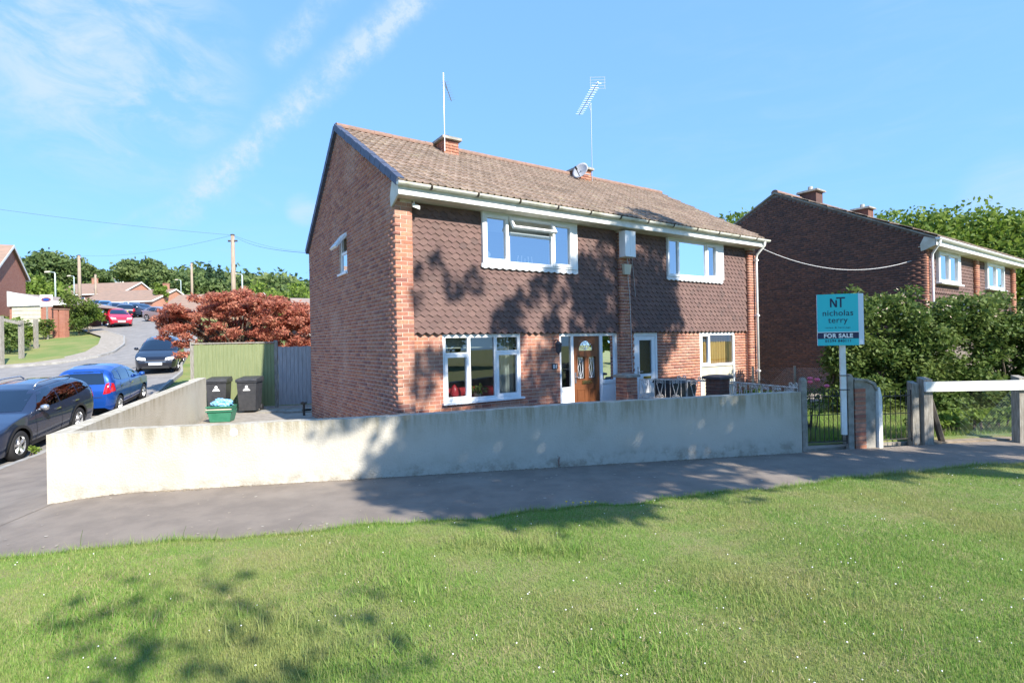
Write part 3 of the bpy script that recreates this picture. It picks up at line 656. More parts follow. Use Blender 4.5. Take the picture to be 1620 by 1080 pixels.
tm = lambda t: Matrix.Translation(t[:3]) @ Matrix.Rotation(PITCHR+random.uniform(-.012, .012), 4, 'X') @ Matrix.Rotation(random.uniform(-.012, .012), 4, 'Z')
for t in tiles[:300]:
    o = link('roof_tile', me_t, roofo); o.matrix_local = tm(t)
tag(link('roof_tiles', replicate(me_t, [tm(t) for t in tiles[300:]]), roofo), kind='stuff')
bk = MB(); bk.grid([[(-.02, RY, RZ_+.02), (HW+.02, RY, RZ_+.02)], [(-.02, 6.62, 4.60), (HW+.02, 6.62, 4.60)]]); bk.build('back_slope', 'roof_tile', roofo)
vg = MB().box(-.075, .06, 0, gauge*.955, -.085, .058).mesh('verge_cap', 'verge_blue')
for r_ in range(rows_n):
    s = r_*gauge; link('verge_cap', vg, roofo, (0, EYV+s*math.cos(PITCHR), EZ+s*math.sin(PITCHR)+.012*(r_ % 2)), (PITCHR+.02, 0, 0))
pb_ = math.atan(SB); sbk = math.hypot(6.6-RY, RZ_-4.6)
for r_ in range(12): s = r_*sbk/12; link('verge_cap', vg, roofo, (0, RY+s*math.cos(pb_), RZ_-s*math.sin(pb_)), (-pb_-.02, 0, 0), (1, sbk/12/gauge, 1))
rd = MB(); pr = [(.125*math.cos(a), .10*math.sin(a)) for a in np.linspace(-.25, math.pi+.25, 10)]; rd.prism(pr, 'x', 0, .44); me_r = rd.mesh('ridge_tile', 'ridge_tile')
for i in range(25): link('ridge_tile', me_r, roofo, (-.03+i*.4435, RY, RZ_+.0+random.uniform(0, .006)))
# ---- eaves
mb = MB(); mb.box(-.03, HW+.03, -.275, -.252, 4.555, 4.735); mb.build('fascia', 'white_paint', house)
mb = MB(); mb.box(-.02, HW+.02, -.250, .16, 4.546, 4.566); mb.build('soffit', 'soffit', house)
mb = MB(); mb.prism([(-.27, 4.56), (-.27, 4.735), (.02, 4.86), (.13, 4.62), (.10, 4.40), (.02, 4.42)], 'x', -.035, -.004); mb.build('eave_end_board', 'soffit', house)
mb = MB(); mb.prism([(-.33+.062*math.cos(a), 4.752+.062*math.sin(a)) for a in np.linspace(math.pi, 2*math.pi, 11)], 'x', -.07, HW+.16); mb.build('gutter', 'gutter', house)
cl_ = MB(); cl_.prism([(-.33+.069*math.cos(a), 4.755+.069*math.sin(a)) for a in np.linspace(math.pi, 2*math.pi, 9)], 'x', -.022, .022); me_c = cl_.mesh('gutter_clip', 'iron_black')
for x in (.55, 1.5, 2.45, 3.4, 4.3, 5.2, 6.1, 7.0, 7.9, 8.8, 9.7, 10.5): link('gutter_clip', me_c, house, (x, 0, 0))
mb = MB(); mb.tube([(10.98, -.33, 4.70), (10.98, -.32, 4.60), (10.95, -.10, 4.36), (10.95, -.075, 4.25), (10.95, -.075, 0)], .036, 10); dp = mb.build('downpipe', 'white_paint', house, smooth=True)
for z in (4.2, 2.6, 1.0): MB().box(10.90, 11.0, -.118, -.02, z-.025, z+.025).build('pipe_clip', 'white_paint', dp)
# ---- windows
def ring(mb, a, b, c, d, w_, y0, y1):
    mb.box(a, a+w_, y0, y1, c, d); mb.box(b-w_, b, y0, y1, c, d); mb.box(a+w_, b-w_, y0, y1, c, c+w_); mb.box(a+w_, b-w_, y0, y1, d-w_, d)
def window(parent, rect, yf, lights, glass, sill=True, depth=.075, name='window', frame='upvc', lead=False):
    x0, x1, z0, z1 = rect; mb = MB(); ring(mb, x0, x1, z0, z1, .035, yf, yf+depth)
    o = mb.build(name, frame, parent)
    for (a, b, c, d, sash) in lights:
        fm = MB(); ring(fm, a+.002, b-.002, c+.002, d-.002, .062 if sash else .03, yf-.014 if sash else yf+.004, yf+depth-.01)
        fm.build('sash' if sash else 'frame', frame, o); wv = .058 if sash else .026
        p = MB(); p.add([(a+wv, yf+.035, c+wv), (b-wv, yf+.035, c+wv), (b-wv, yf+.035, d-wv), (a+wv, yf+.035, d-wv)], [(0, 1, 2, 3)]); p.build('pane', glass, o)
    if sill: MB().box(x0-.03, x1+.05, yf-.075, yf+depth, z0-.035, z0+.004).build('sill', frame, o)
    return o
gw = window(house, GW, .155, [(.99, 1.53, 1.75, 2.10, 0), (.99, 1.53, .865, 1.75, 1), (1.53, 2.14, .865, 2.10, 0), (2.14, 2.71, 1.77, 2.10, 0), (2.14, 2.71, .865, 1.77, 1)], 'glass')
uw = window(house, UW, .03, [(1.85, 2.42, 3.565, 4.50, 1), (2.42, 3.55, 3.565, 4.17, 0), (3.55, 4.10, 3.565, 4.50, 1)], 'glass_sky', depth=.13, sill=False)
MB().box(4.102, 4.216, .036, .15, 3.566, 4.51).build('side_panel', 'upvc', uw); MB().box(2.42, 3.55, .036, .15, 4.172, 4.20).build('transom', 'upvc', uw); MB().box(1.85, 4.10, .037, .15, 4.502, 4.511).build('head', 'upvc', uw)
vent = MB(); ring(vent, 0, 1.10, -.30, 0, .05, -.03, .03); vo = vent.build('open_vent', 'upvc', uw, loc=(2.435, .03, 4.495), rot=(R(-34), 0, 0))
p = MB(); p.add([(.04, 0, -.26), (1.06, 0, -.26), (1.06, 0, -.04), (.04, 0, -.04)], [(0, 1, 2, 3)]); o = p.build('vent_pane', 'glass_sky', uw, loc=(2.435, .03, 4.495), rot=(R(-34), 0, 0))
nu = window(house, NU, .03, [(7.28, 7.66, 3.595, 4.50, 0), (7.66, 8.80, 3.595, 4.50, 0), (8.80, 9.26, 3.595, 4.50, 1)], 'glass_sky', depth=.13, sill=False)
MB().box(9.262, 9.525, .036, .15, 3.596, 4.51).build('side_panel', 'upvc', nu)
for r_, nm in ((UW, uw), (NU, nu)):
    lm = MB(); xs_ = np.arange(r_[0]-.03, r_[1]+.05, sw/2); pts = [(x, r_[2]-.075-(.028 if i % 2 else 0)) for i, x in enumerate(xs_)]
    lm.prism(pts+[(xs_[-1], r_[2]-.004), (xs_[0], r_[2]-.004)], 'y', .045, .07); lm.build('lead_flashing', 'lead', nm)
ng = window(house, (8.60, 10.16, 1.20, 2.12), .155, [(8.635, 9.02, 1.235, 2.085, 1), (9.02, 10.125, 1.235, 2.085, 0)], 'glass', sill=False)
pn = MB().box(8.602, 10.158, .19, .22, .10, 1.198); pn.build('lower_panel', 'cream_panel', ng); MB().box(10.095, 10.157, .15, .189, .10, 1.199).build('post', 'upvc', ng); MB().box(8.603, 8.64, .15, .189, .10, 1.199).build('post', 'upvc', ng)
# gable window with an open top light
gwn = MB()
gwn.box(.03, .09, 2.925, 2.985, 3.605, 4.475); gwn.box(.03, .09, 3.415, 3.475, 3.605, 4.475); gwn.box(.03, .09, 2.985, 3.415, 3.605, 3.665); gwn.box(.03, .09, 2.985, 3.415, 4.415, 4.475); gwn.box(.03, .09, 2.985, 3.415, 4.03, 4.09)
gwo = gwn.build('window', 'upvc', house); gwo['label'] = 'small side window in the gable wall with its top light propped open'
MB().add([(.05, 2.98, 3.66), (.05, 3.42, 3.66), (.05, 3.42, 4.035), (.05, 2.98, 4.035)], [(0, 1, 2, 3)]).build('pane', 'glass_sky', gwo)
MB().box(-.05, .09, 2.86, 3.54, 3.56, 3.603).build('sill', 'upvc', gwo)
ov = MB(); ov.box(-.03, .02, .0, .05, -.4, 0); ov.box(-.03, .02, .45, .5, -.4, 0); ov.box(-.03, .02, .05, .45, -.4, -.35); ov.box(-.03, .02, .05, .45, -.05, 0)
ov.build('open_vent', 'upvc', gwo, loc=(.03, 2.95, 4.47), rot=(0, R(38), 0))
MB().add([(0, .04, -.36), (0, .46, -.36), (0, .46, -.04), (0, .04, -.04)], [(0, 1, 2, 3)]).build('vent_pane', 'glass_sky', gwo, loc=(.03, 2.95, 4.47), rot=(0, R(38), 0))
# ---- front door unit
fu = MB(); fu.box(3.782, 3.83, .16, .24, -.1, 2.128); fu.box(4.115, 4.185, .16, .24, -.1, 2.128); fu.box(4.975, 5.06, .16, .24, -.1, 2.128); fu.box(5.46, 5.518, .16, .24, -.1, 2.128)
for a, b in ((3.83, 4.115), (4.185, 4.975), (5.06, 5.46)): fu.box(a, b, .16, .24, 2.07, 2.128)
fuo = fu.build('door_surround', 'upvc', house)
for (a, b, zs) in ((3.83, 4.115, .92), (5.06, 5.46, 1.02)):
    s_ = MB(); s_.box(a, b, .162, .238, zs-.06, zs+.02); s_.box(a, b, .18, .23, -.1, zs-.06); s_.box(a+.03, b-.03, .174, .182, .15, zs-.12); s_.build('sidelight_panel', 'upvc', fuo)
    MB().add([(a, .2, zs+.02), (b, .2, zs+.02), (b, .2, 2.07), (a, .2, 2.07)], [(0, 1, 2, 3)]).build('pane', 'glass', fuo)
do = MB()
da, db = 4.19, 4.97; cxm = (da+db)/2
arch = [(cxm+.22*math.cos(a), 1.74+.22*math.sin(a)) for a in np.linspace(0, math.pi, 13)]
hl = [(cxm-.27, cxm-.06, 1.10, 1.60), (cxm+.06, cxm+.27, 1.10, 1.60), (cxm-.22, cxm+.22, 1.74, 1.961)]
holed(do, da, db, .03, 2.065, .185, .235, hl)
for sgn in (1, -1):   # spandrels beside the fanlight
    pts = [(cxm+sgn*.22, 1.74)] + [(cxm+sgn*.22*math.cos(a), 1.74+.22*math.sin(a)) for a in np.linspace(0.05, math.pi/2, 8)] + [(cxm+sgn*.22, 1.96)]
    do.prism(pts if sgn > 0 else pts[::-1], 'y', .19, .23)
for (a, b, c, d) in ((cxm-.29, cxm-.05, .30, .88), (cxm+.05, cxm+.29, .30, .88)):
    ring(do, a, b, c, d, .022, .176, .186); do.box(a+.05, b-.05, .180, .186, c+.06, d-.06)
for (a, b, c, d) in hl[:2]: ring(do, a-.022, b+.022, c-.022, d+.022, .022, .172, .186)
doo = do.build('front_door', 'door_oak', house); doo['label'] = 'brown wood-grain door with arched fanlight and brass letter plate'
for (a, b, c, d) in hl:
    MB().add([(a, .212, c), (b, .212, c), (b, .212, d), (a, .212, d)], [(0, 1, 2, 3)]).build('door_glass', 'glass_dim', doo)
    ld = MB(); nx_ = 3 if b-a < .3 else 5
    for i in range(nx_):
        x = a+(b-a)*(i+.5)/nx_; ld.tube([(a+(b-a)*.5, .207, c+.01), (x, .207, (c+d)/2+.05*math.sin(i*2)), (a+(b-a)*.5+.04*math.cos(i*3), .207, d-.02)], .0045, 4)
    ring(ld, a+.025, b-.025, c+.025, d-.025 if b-a < .3 else d-.06, .006, .204, .209); ld.build('leading', 'lead', doo)
MB().box(cxm-.15, cxm+.15, .168, .186, .985, 1.065).box(cxm-.12, cxm+.12, .158, .168, 1.0, 1.05).build('letter_plate', 'brass', doo)
mb = MB(); mb.box(da+.035, da+.075, .172, .186, 1.02, 1.26); mb.tube([(da+.055, .186, 1.15), (da+.055, .135, 1.15), (da+.17, .135, 1.15)], .009, 8); mb.build('handle', 'steel', doo)
# ---- neighbour's white door
nd = MB(); nd.box(6.102, 6.17, .16, .24, -.1, 2.127); nd.box(6.862, 6.928, .16, .24, -.1, 2.127); nd.box(6.17, 6.862, .16, .24, 2.05, 2.127); ndo = nd.build('side_door', 'upvc', house); ndo['label'] = 'white half-glazed door beside the central brick pillar'
nl = MB(); holed(nl, 6.175, 6.857, .02, 2.045, .175, .23, [(6.30, 6.74, 1.12, 1.95)]); nl.build('door_leaf', 'upvc', ndo)
MB().add([(6.29, .205, 1.11), (6.75, .205, 1.11), (6.75, .205, 1.96), (6.29, .205, 1.96)], [(0, 1, 2, 3)]).build('pane', 'glass_obscure', ndo)
MB().box(6.42, 6.68, .160, .176, 1.0, 1.06).build('letter_plate', 'brass', ndo); mb = MB(); mb.tube([(6.235, .176, 1.18), (6.235, .13, 1.18), (6.36, .13, 1.18)], .009, 8); mb.box(6.22, 6.25, .164, .176, 1.06, 1.3); mb.build('handle', 'steel', ndo)
# ---- fittings on the walls
lt = MB(); lt.tube([(3.63, .15, 1.96), (3.63, .05, 2.0), (3.63, .0, 1.95)], .012, 6); lt.lathe([(.001, 2.0), (.03, 1.99), (.085, 1.93), (.07, 1.92), (.055, 1.76), (.03, 1.74), (.001, 1.70)], 8, c=(3.63, -.0, -.03)); lt.build('wall_lantern', 'slate', house)
MB().box(3.555, 3.705, .128, .147, 1.36, 1.48).build('number_plate', 'slate', house)
def text_mesh(name, s, size, mat, parent, loc, rot, extrude=.002, align='CENTER', sx=1.0, bold=0.0, space=1.0):
    cu = bpy.data.curves.new(name, 'FONT'); cu.body = s; cu.size = size; cu.extrude = extrude; cu.align_x = align; cu.offset = bold; cu.space_character = space
    tmp = bpy.data.objects.new('tmp_text', cu); COL.objects.link(tmp); dg = bpy.context.evaluated_depsgraph_get(); me = bpy.data.meshes.new_from_object(tmp.evaluated_get(dg))
    bpy.data.objects.remove(tmp); bpy.data.curves.remove(cu); me.materials.clear(); me.materials.append(M[mat]); me.name = name
    return link(name, me, parent, loc, rot, (sx, 1, 1))
text_mesh('house_number', '81', .115, 'white_print', house, (3.63, .126, 1.378), (R(90), 0, 0), bold=.001)
mb = MB(); mb.box(5.50, 5.84, -.20, -.004, 3.90, 4.50); mb.box(5.66, 5.675, -.206, -.2, 3.90, 4.50); mb.build('meter_cabinet', 'upvc', house)
mb = MB(); mb.hexa([(5.60, -.07, 3.50), (5.78, -.07, 3.50), (5.78, -.004, 3.50), (5.60, -.004, 3.50)], [(5.57, -.09, 3.74), (5.81, -.09, 3.74), (5.81, -.004, 3.74), (5.57, -.004, 3.74)]); mb.build('alarm_box', 'cream_panel', house)
mb = MB(); mb.tube([(5.72, -.03, 3.9), (5.74, -.05, 3.74)], .008, 5); mb.tube([(5.74, -.03, 3.5), (5.80, -.02, 3.0), (5.83, -.015, 2.1), (5.84, -.015, 1.2)], .007, 5); mb.tube([(5.98, .06, 4.5), (5.99, .06, 3.9), (6.08, .06, 3.0)], .004, 4); mb.build('wall_cable', 'cable', house)
mb = MB(); mb.tube([(.36, -.02, 4.54), (.36, -.02, 4.47)], .015, 6); mb.hexa([(.30, -.10, 4.41), (.43, -.12, 4.37), (.44, -.05, 4.40), (.31, -.03, 4.44)], [(.30, -.11, 4.47), (.43, -.13, 4.43), (.44, -.06, 4.46), (.31, -.04, 4.50)]); mb.build('security_light', 'white_paint', house)
# ---- chimneys
for (x0, x1, y0, y1, zt) in ((2.46, 2.87, 2.92, 3.50, 7.06), (6.98, 7.44, 3.02, 3.52, 7.10)):
    cb = []
    ch = MB().box(x0+.01, x1-.01, y0+.01, y1-.01, 6.4, zt); cho = ch.build('chimney', 'mortar', house)
    for k in range(10):
        za = zt-(k+1)*.075
        for i, (a, b) in enumerate([(x0, x0+.2), (x0+.21, x1)] if k % 2 else [(x0, x0+.1), (x0+.11, x0+.31), (x0+.32, x1)]): cb.append((a, b, y0, y0+.1, za, za+.065))
        for (a, b) in ((y0+.11, y0+.31), (y0+.32, y1)): cb.append((x0, x0+.1, a, b, za, za+.065))
    V, Fq = npboxes(cb); tag(link('bricks', npmesh('chimney_bricks', V, Fq, 'brick'), cho), kind='stuff')
    MB().hexa([(x0-.07, y0-.07, zt+.002), (x1+.07, y0-.07, zt+.002), (x1+.07, y1+.07, zt+.002), (x0-.07, y1+.07, zt+.002)], [(x0-.06, y0-.06, zt+.07), (x1+.06, y0-.06, zt+.07), (x1+.06, y1+.06, zt+.07), (x0-.06, y1+.06, zt+.07)]).build('cap', 'concrete', cho)
    MB().lathe([(.08, zt+.06), (.075, zt+.17), (.09, zt+.18), (.09, zt+.20), (.0, zt+.20)], 12, c=((x0+x1)/2, (y0+y1)/2, 0)).build('pot', 'slate', cho)
# ---- rooms behind the glass
rm = MB()
for (x0, x1, z0, z1) in ((.25, 3.4, 0, 2.34), (3.45, 5.6, 0, 2.34), (.25, 5.6, 2.5, 4.6), (5.75, 8.0, 0, 2.34), (8.05, 10.75, 0, 2.34), (5.75, 10.75, 2.5, 4.6)):
    rm.add([(x0, .36, z0), (x1, .36, z0), (x1, 3.4, z0), (x0, 3.4, z0), (x0, .36, z1), (x1, .36, z1), (x1, 3.4, z1), (x0, 3.4, z1)], [(0, 1, 2, 3), (4, 5, 6, 7), (1, 2, 6, 5), (2, 3, 7, 6), (3, 0, 4, 7)])
rm.build('room_lining', 'room', house)
rfoot = hw
def inside(name, mb, mats, label, cat, smooth=False):
    o = mb.build(name, mats, None, smooth); o.location = tuple(HO); o.rotation_euler = (0, 0, TH); return tag(o, label, cat)
def curtain(x0, x1, y, z0, z1, mat, label, name='curtain'):
    mb = MB(); xs_ = np.linspace(x0, x1, int((x1-x0)*60)+4); mb.grid([[(x, y+.03*math.sin(i*.9)+.01*math.sin(i*2.3), z) for i, x in enumerate(xs_)] for z in (z0, z1)])
    return inside(name, mb, mat, label, 'curtain', True)
curtain(2.32, 2.72, .42, .6, 2.2, 'curtain', 'pale grey curtain hanging inside the ground floor window over the red sofa')
curtain(9.05, 10.25, .42, .3, 2.2, 'curtain_gold', 'golden curtain drawn behind the window above the cream panel')
curtain(8.82, 9.3, .42, 3.4, 4.55, 'curtain', 'cream curtain behind the narrow sash of the upstairs window by the downpipe')
mb = MB(); mb.box(.85, 2.85, .40, .405, 1.86, 2.16); inside('window_top_sheet', mb, 'reflection_grey', 'pale sheet added as a painted reflection behind the top of the ground floor window', 'blind')  # added sheet; its colour stands in for a reflection in the top lights
mb = MB(); mb.box(1.9, 4.2, .40, .405, 4.25, 4.6); inside('window_top_sheet', mb, 'curtain', 'white blind across the top of the upstairs window with open vent', 'blind')
sf = empty('sofa', hw(1.85, .95, 0), TH, 'glossy red leather sofa with its back to the ground floor window', 'sofa')
mb = MB(); mb.prism([(-.42, .25), (-.42, .98), (-.36, 1.06), (-.22, 1.06), (-.16, .5)], 'x', -.72, .75); mb.build('backrest', 'sofa_red', sf)
MB().box(-.72, .75, -.2, .45, .02, .45).build('seat', 'sofa_red', sf)
for s_ in (-.86, .76): MB().prism([(s_, .02), (s_+.18, .02), (s_+.18, .6), (s_+.13, .66), (s_+.05, .66), (s_, .6)], 'y', -.4, .5).build('arm', 'sofa_red', sf)
MB().box(.92, 2.78, .241, .40, .845, .87).build('window_board', 'upvc', house)
mb = MB(); mb.lathe([(.001, .0), (.06, .02), (.09, .1), (.075, .2), (.03, .27), (.001, .29)], 14); o = mb.build('egg_ornament', 'sofa_red', smooth=True, loc=hw(1.27, .31, .872)); tag(o, 'shiny red egg-shaped ornament on the window board', 'ornament')
pl = empty('potted_plant', hw(1.80, .32, .872), TH, 'small leafy green plant in a stone pot on the window board', 'plant'); MB().lathe([(.001, 0), (.06, 0), (.075, .09), (.065, .09), (.06, .08), (.001, .08)], 14).build('pot', 'pot', pl)
lp = np.random.default_rng(3).normal(size=(140, 3))*np.array([.075, .06, .04])+np.array([0, 0, .15]); link('leaves', leaf_mesh('leaves', lp, .035, 'leaf_bright', 4), pl)
tl_ = empty('table_lamp', hw(3.95, .50, 0), TH, 'table lamp with a white shade behind the glass beside the front door', 'lamp')
MB().lathe([(.10, 1.40), (.075, 1.68), (.072, 1.68), (.097, 1.40)], 20).build('shade', 'porcelain', tl_, smooth=True); MB().lathe([(.001, .75), (.07, .76), (.02, .8), (.015, 1.45)], 10).build('base', 'brass', tl_)
MB().box(-.25, .3, -.12, .4, 0, .74).build('cupboard', 'room', None, loc=hw(3.95, .62, 0), rot=(0, 0, TH)); tag(bpy.context.scene.objects['cupboard'], 'small hall cupboard carrying the white-shaded lamp', 'cupboard')
mb = MB(); mb.lathe([(.001, 0), (.07, .01), (.03, .04), (.1, .12), (.11, .17), (.06, .24), (.001, .26)], 14); tag(mb.build('china_bust', 'porcelain', smooth=True, loc=hw(1.98, .22, 3.57)), 'round white china ornament in the upstairs window corner', 'ornament')
cd = empty('candelabra', hw(2.95, .22, 3.57), TH, 'pale glass candle holders standing in the middle upstairs window', 'candle holder')
for i, x in enumerate((-.17, -.08, .0, .08, .17)): MB().tube([(x, 0, 0), (x*1.1, 0, .1), (x, 0, .2-.05*(i == 2))], [.014, .008, .012], 6).build('stem', 'porcelain', cd)
vs_ = empty('flower_vase', hw(8.2, .24, 3.60), TH, 'yellow and green flower arrangement in the upstairs window near the downpipe', 'flowers'); MB().lathe([(.001, 0), (.05, 0), (.07, .08), (.04, .12)], 12).build('vase', 'porcelain', vs_)
lp = np.random.default_rng(5).normal(size=(120, 3)); lp = lp/np.linalg.norm(lp, axis=1)[:, None]*np.array([.17, .08, .13])+np.array([0, 0, .2]); link('blooms', leaf_mesh('blooms', lp, .035, 'flower_yellow', 4), vs_); link('leaves', leaf_mesh('leaves', lp*np.array([1.1, 1, .9]), .03, 'leaf_bright', 6), vs_)
for (x, zl) in ((1.8, 3.5), (7.25, 3.5)): MB().box(x, x+2.4, .165, .36, zl+.03, zl+.068).build('window_board', 'upvc', house)
# ---- aerials and dish
def aerial(label, mx, my, zb, zt, tip, tail, zh, nel, el, name='tv_aerial'):
    b0 = hw(mx, my, zb); o = empty(name, b0, 0, label, 'aerial')
    MB().tube([(0, 0, 0), (0, 0, zt-zb)], .012, 8).build('mast', 'steel', o)
    A = Vector(on(*tip, zh)-b0); B = Vector(on(*tail, zh)-b0); d = (B-A).normalized(); s_ = Vector((-d.y, d.x, 0))
    MB().tube([A, B], .012, 6).build('boom', 'steel', o)
    em = MB()
    for i in range(nel):
        c = A+(B-A)*((i+.5)/nel); em.tube([c-s_*el, c+s_*el], .0045, 4)
    em.build('elements', 'steel', o)
    MB().tube([(0, 0, zt-zb-.25), A*.45+B*.55], .01, 5).build('bracket', 'steel', o)
    return o
a1 = aerial('slim television aerial on a mast strapped to the nearer chimney', 2.45, 2.86, 6.72, 8.66, (703, 128), (714, 160), 8.62, 8, .10)
a2 = aerial('long many-element television aerial on a tall mast by the second chimney', 7.53, 3.08, 6.55, 9.2, (946, 130), (916, 182), 9.22, 16, .12)
mb = MB(); A = Vector(on(946, 130, 9.22)-hw(7.53, 3.08, 6.55))
for dz in (-.16, -.08, .0, .08, .16): mb.tube([A+Vector((-.22, .05, dz)), A+Vector((.22, .05, dz))], .004, 4)
for dx in (-.2, .2): mb.tube([A+Vector((dx, .05, -.17)), A+Vector((dx, .05, .17))], .004, 4)
mb.build('reflector', 'cable', a2)
ds = empty('satellite_dish', hw(6.82, 2.80, 6.93), 0, 'round grey satellite dish fixed to the far chimney', 'dish')
q = Vector((-.55, -.75, .35)).to_track_quat('Z', 'Y').to_euler()
MB().lathe([(.0, -.05), (.12, -.035), (.21, .0), (.25, .028), (.252, .034), (.2, .01), (.1, -.02), (0, -.035)], 22).build('reflector', 'dish', ds, smooth=True, rot=q)
qq = Vector((-.55, -.75, .35)).normalized(); MB().tube([(0, 0, -.22), tuple(qq*.28+Vector((0, 0, -.1)))], .012, 6).tube([tuple(qq*.24+Vector((0, 0, -.1))), tuple(qq*.34+Vector((0, 0, -.08)))], .03, 8).build('feed_arm', 'trim_black', ds)
MB().tube([(0, 0, 0), (.12, .12, -.05), (.3, .22, -.05)], .018, 6).build('bracket', 'steel', ds)
# ---- cables
def cable(name, pts, r, mat, label, sag=0):
    A, B = Vector(pts[0]), Vector(pts[1]); P_ = [A.lerp(B, t)-Vector((0, 0, sag*4*t*(1-t))) for t in np.linspace(0, 1, 24)]
    mb = MB(); mb.tube(P_, r, 5); return tag(mb.build(name, mat), label, 'cable')
pmat('blossom', (.55, .38, .33), (.5, .45, .33), 12, .8)
# ================================================================ right-hand house
NO = np.array([12.26, 15.6, 0.0]); TN = R(35.2)
NX = np.array([math.cos(TN), math.sin(TN), 0]); NY = np.array([-math.sin(TN), math.cos(TN), 0])
def nfac(px, py, y):
    d = ray(px, py); o = CAM-NO; ol = np.array([o@NX, o@NY, o[2]]); dl = np.array([d@NX, d@NY, d[2]]); t = (y-ol[1])/dl[1]; return ol+dl*t
nh = empty('brick_house', NO, TN, 'brick house with a dark shaded gable wall standing behind the tall hedge', 'house')
NRY, NRZ, NEZ, ND_ = 4.46, 7.2, 4.78, 8.9
nsf = (NRZ-NEZ)/(NRY+.3)
def nrz(y): return NEZ+(y+.3)*nsf if y < NRY else NRZ-(y-NRY)*nsf
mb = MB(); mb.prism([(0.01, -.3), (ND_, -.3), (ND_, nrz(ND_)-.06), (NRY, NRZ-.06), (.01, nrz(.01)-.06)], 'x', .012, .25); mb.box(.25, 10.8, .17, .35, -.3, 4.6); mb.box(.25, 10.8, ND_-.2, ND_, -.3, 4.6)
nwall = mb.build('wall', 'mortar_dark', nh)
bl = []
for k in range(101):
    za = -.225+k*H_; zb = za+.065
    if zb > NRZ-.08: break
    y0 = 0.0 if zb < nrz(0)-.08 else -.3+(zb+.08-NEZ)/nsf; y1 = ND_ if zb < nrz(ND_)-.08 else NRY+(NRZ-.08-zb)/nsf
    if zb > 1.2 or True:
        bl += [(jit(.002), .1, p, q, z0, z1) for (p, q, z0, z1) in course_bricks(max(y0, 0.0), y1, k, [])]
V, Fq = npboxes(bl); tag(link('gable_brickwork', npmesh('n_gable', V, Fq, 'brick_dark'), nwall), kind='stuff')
bl = []
xm = nfac(1545, 430, .05)[0]; xe = nfac(1603, 440, .05)[0]
for x0 in (.0, xm-.16, xe-.16):
    for k in range(28, 63): bl.append((x0+.002, x0+.327, .003+jit(.002), .1, -.225+k*H_, -.225+k*H_+.065))
    mb = MB().box(x0+.013, x0+.316, .013, .2, -.3, 4.55).build('pillar', 'mortar', nh)
V, Fq = npboxes(bl); tag(link('brickwork', npmesh('n_front', V, Fq, 'brick'), nwall), kind='stuff')
mt = []
for row in range(10, 24):
    z = 2.128+row*sg; x = .4+(sw/2 if row % 2 else 0)
    while x < xe: mt.append(Matrix.Translation((x, .10, z)) @ Matrix.Rotation(-TILT, 4, 'X')); x += sw
clad = MB().box(.33, xe, .15, .168, 2.1, 4.55).build('tile_hanging', 'shingle', nh); tag(link('shingles', replicate(me_s, mt), clad), kind='stuff')
W1 = (nfac(1484, 408, .05)[0], nfac(1519, 415, .05)[0], 3.55, 4.54); W2 = (nfac(1561, 420, .05)[0], nfac(1588, 425, .05)[0], 3.58, 4.54)
def split(a, b, n): return [a+(b-a)*i/n for i in range(n+1)]
for W_, lab in ((W1, 1), (W2, 2)):
    a, b, c, d = W_; q = split(a+.04, b-.25 if lab == 1 else b-.04, 2)
    window(nh, W_, .03, [(q[0], q[1], c+.04, d-.04, 1), (q[1], q[2], c+.04, d-.04, 1)], 'glass_sky', depth=.14)
    if lab == 1: MB().box(b-.248, b-.036, .036, .16, c+.036, d-.036).build('side_panel', 'upvc', nh)
nr = MB(); nr.prism([(-.3, NEZ-.03), (NRY, NRZ), (ND_+.3, nrz(ND_+.3)), (ND_+.2, nrz(ND_+.2)-.12), (NRY, NRZ-.13), (-.1, NEZ-.06)], 'x', .02, xe+.3); nro = nr.build('roof', 'roof_tile', nh)
na = math.atan(nsf); nsl = math.hypot(NRY+.3, NRZ-NEZ); mt = []
for r_ in range(16):
    s = r_*nsl/16
    for i in range(int(xe/.298)+1): mt.append(Matrix.Translation((.06+(.15 if r_ % 2 else 0)+i*.298, -.3+s*math.cos(na), NEZ+.012+s*math.sin(na)+random.uniform(0, .02))) @ Matrix.Rotation(na+random.uniform(-.03, .03), 4, 'X') @ Matrix.Rotation(random.uniform(-.03, .03), 4, 'Z'))
tag(link('roof_tiles', replicate(me_t, mt), nro), kind='stuff')
for i in range(int(xe/.44)): link('ridge_tile', me_r, nro, (-.04+i*.4435, NRY, NRZ+.02))
mb = MB(); mb.prism([(-.3, NEZ+.0), (NRY, NRZ+.035), (ND_+.3, nrz(ND_+.3)+.02), (ND_+.3, nrz(ND_+.3)-.03), (NRY, NRZ-.02), (-.3, NEZ-.05)], 'x', -.05, .018); mb.build('verge', 'concrete', nro)
MB().box(-.03, xe+.3, -.275, -.252, 4.55, 4.74).build('fascia', 'white_paint', nh); MB().box(-.02, xe+.28, -.25, .17, 4.545, 4.565).build('soffit', 'soffit', nh)
MB().prism([(-.27, 4.56), (-.27, 4.735), (.02, 4.84), (.12, 4.62), (.10, 4.42), (.02, 4.44)], 'x', -.03, -.006).build('eave_end_board', 'soffit', nh)
mb = MB(); mb.prism([(-.33+.062*math.cos(a), 4.755+.062*math.sin(a)) for a in np.linspace(math.pi, 2*math.pi, 9)], 'x', -.10, xe+.4); mb.build('gutter', 'upvc', nh)
mb = MB(); mb.tube([(.12, -.33, 4.7), (.12, -.30, 4.6), (.30, -.08, 4.35), (.30, -.075, 4.2), (.30, -.075, 0)], .036, 10); mb.build('downpipe', 'upvc', nh, smooth=True)
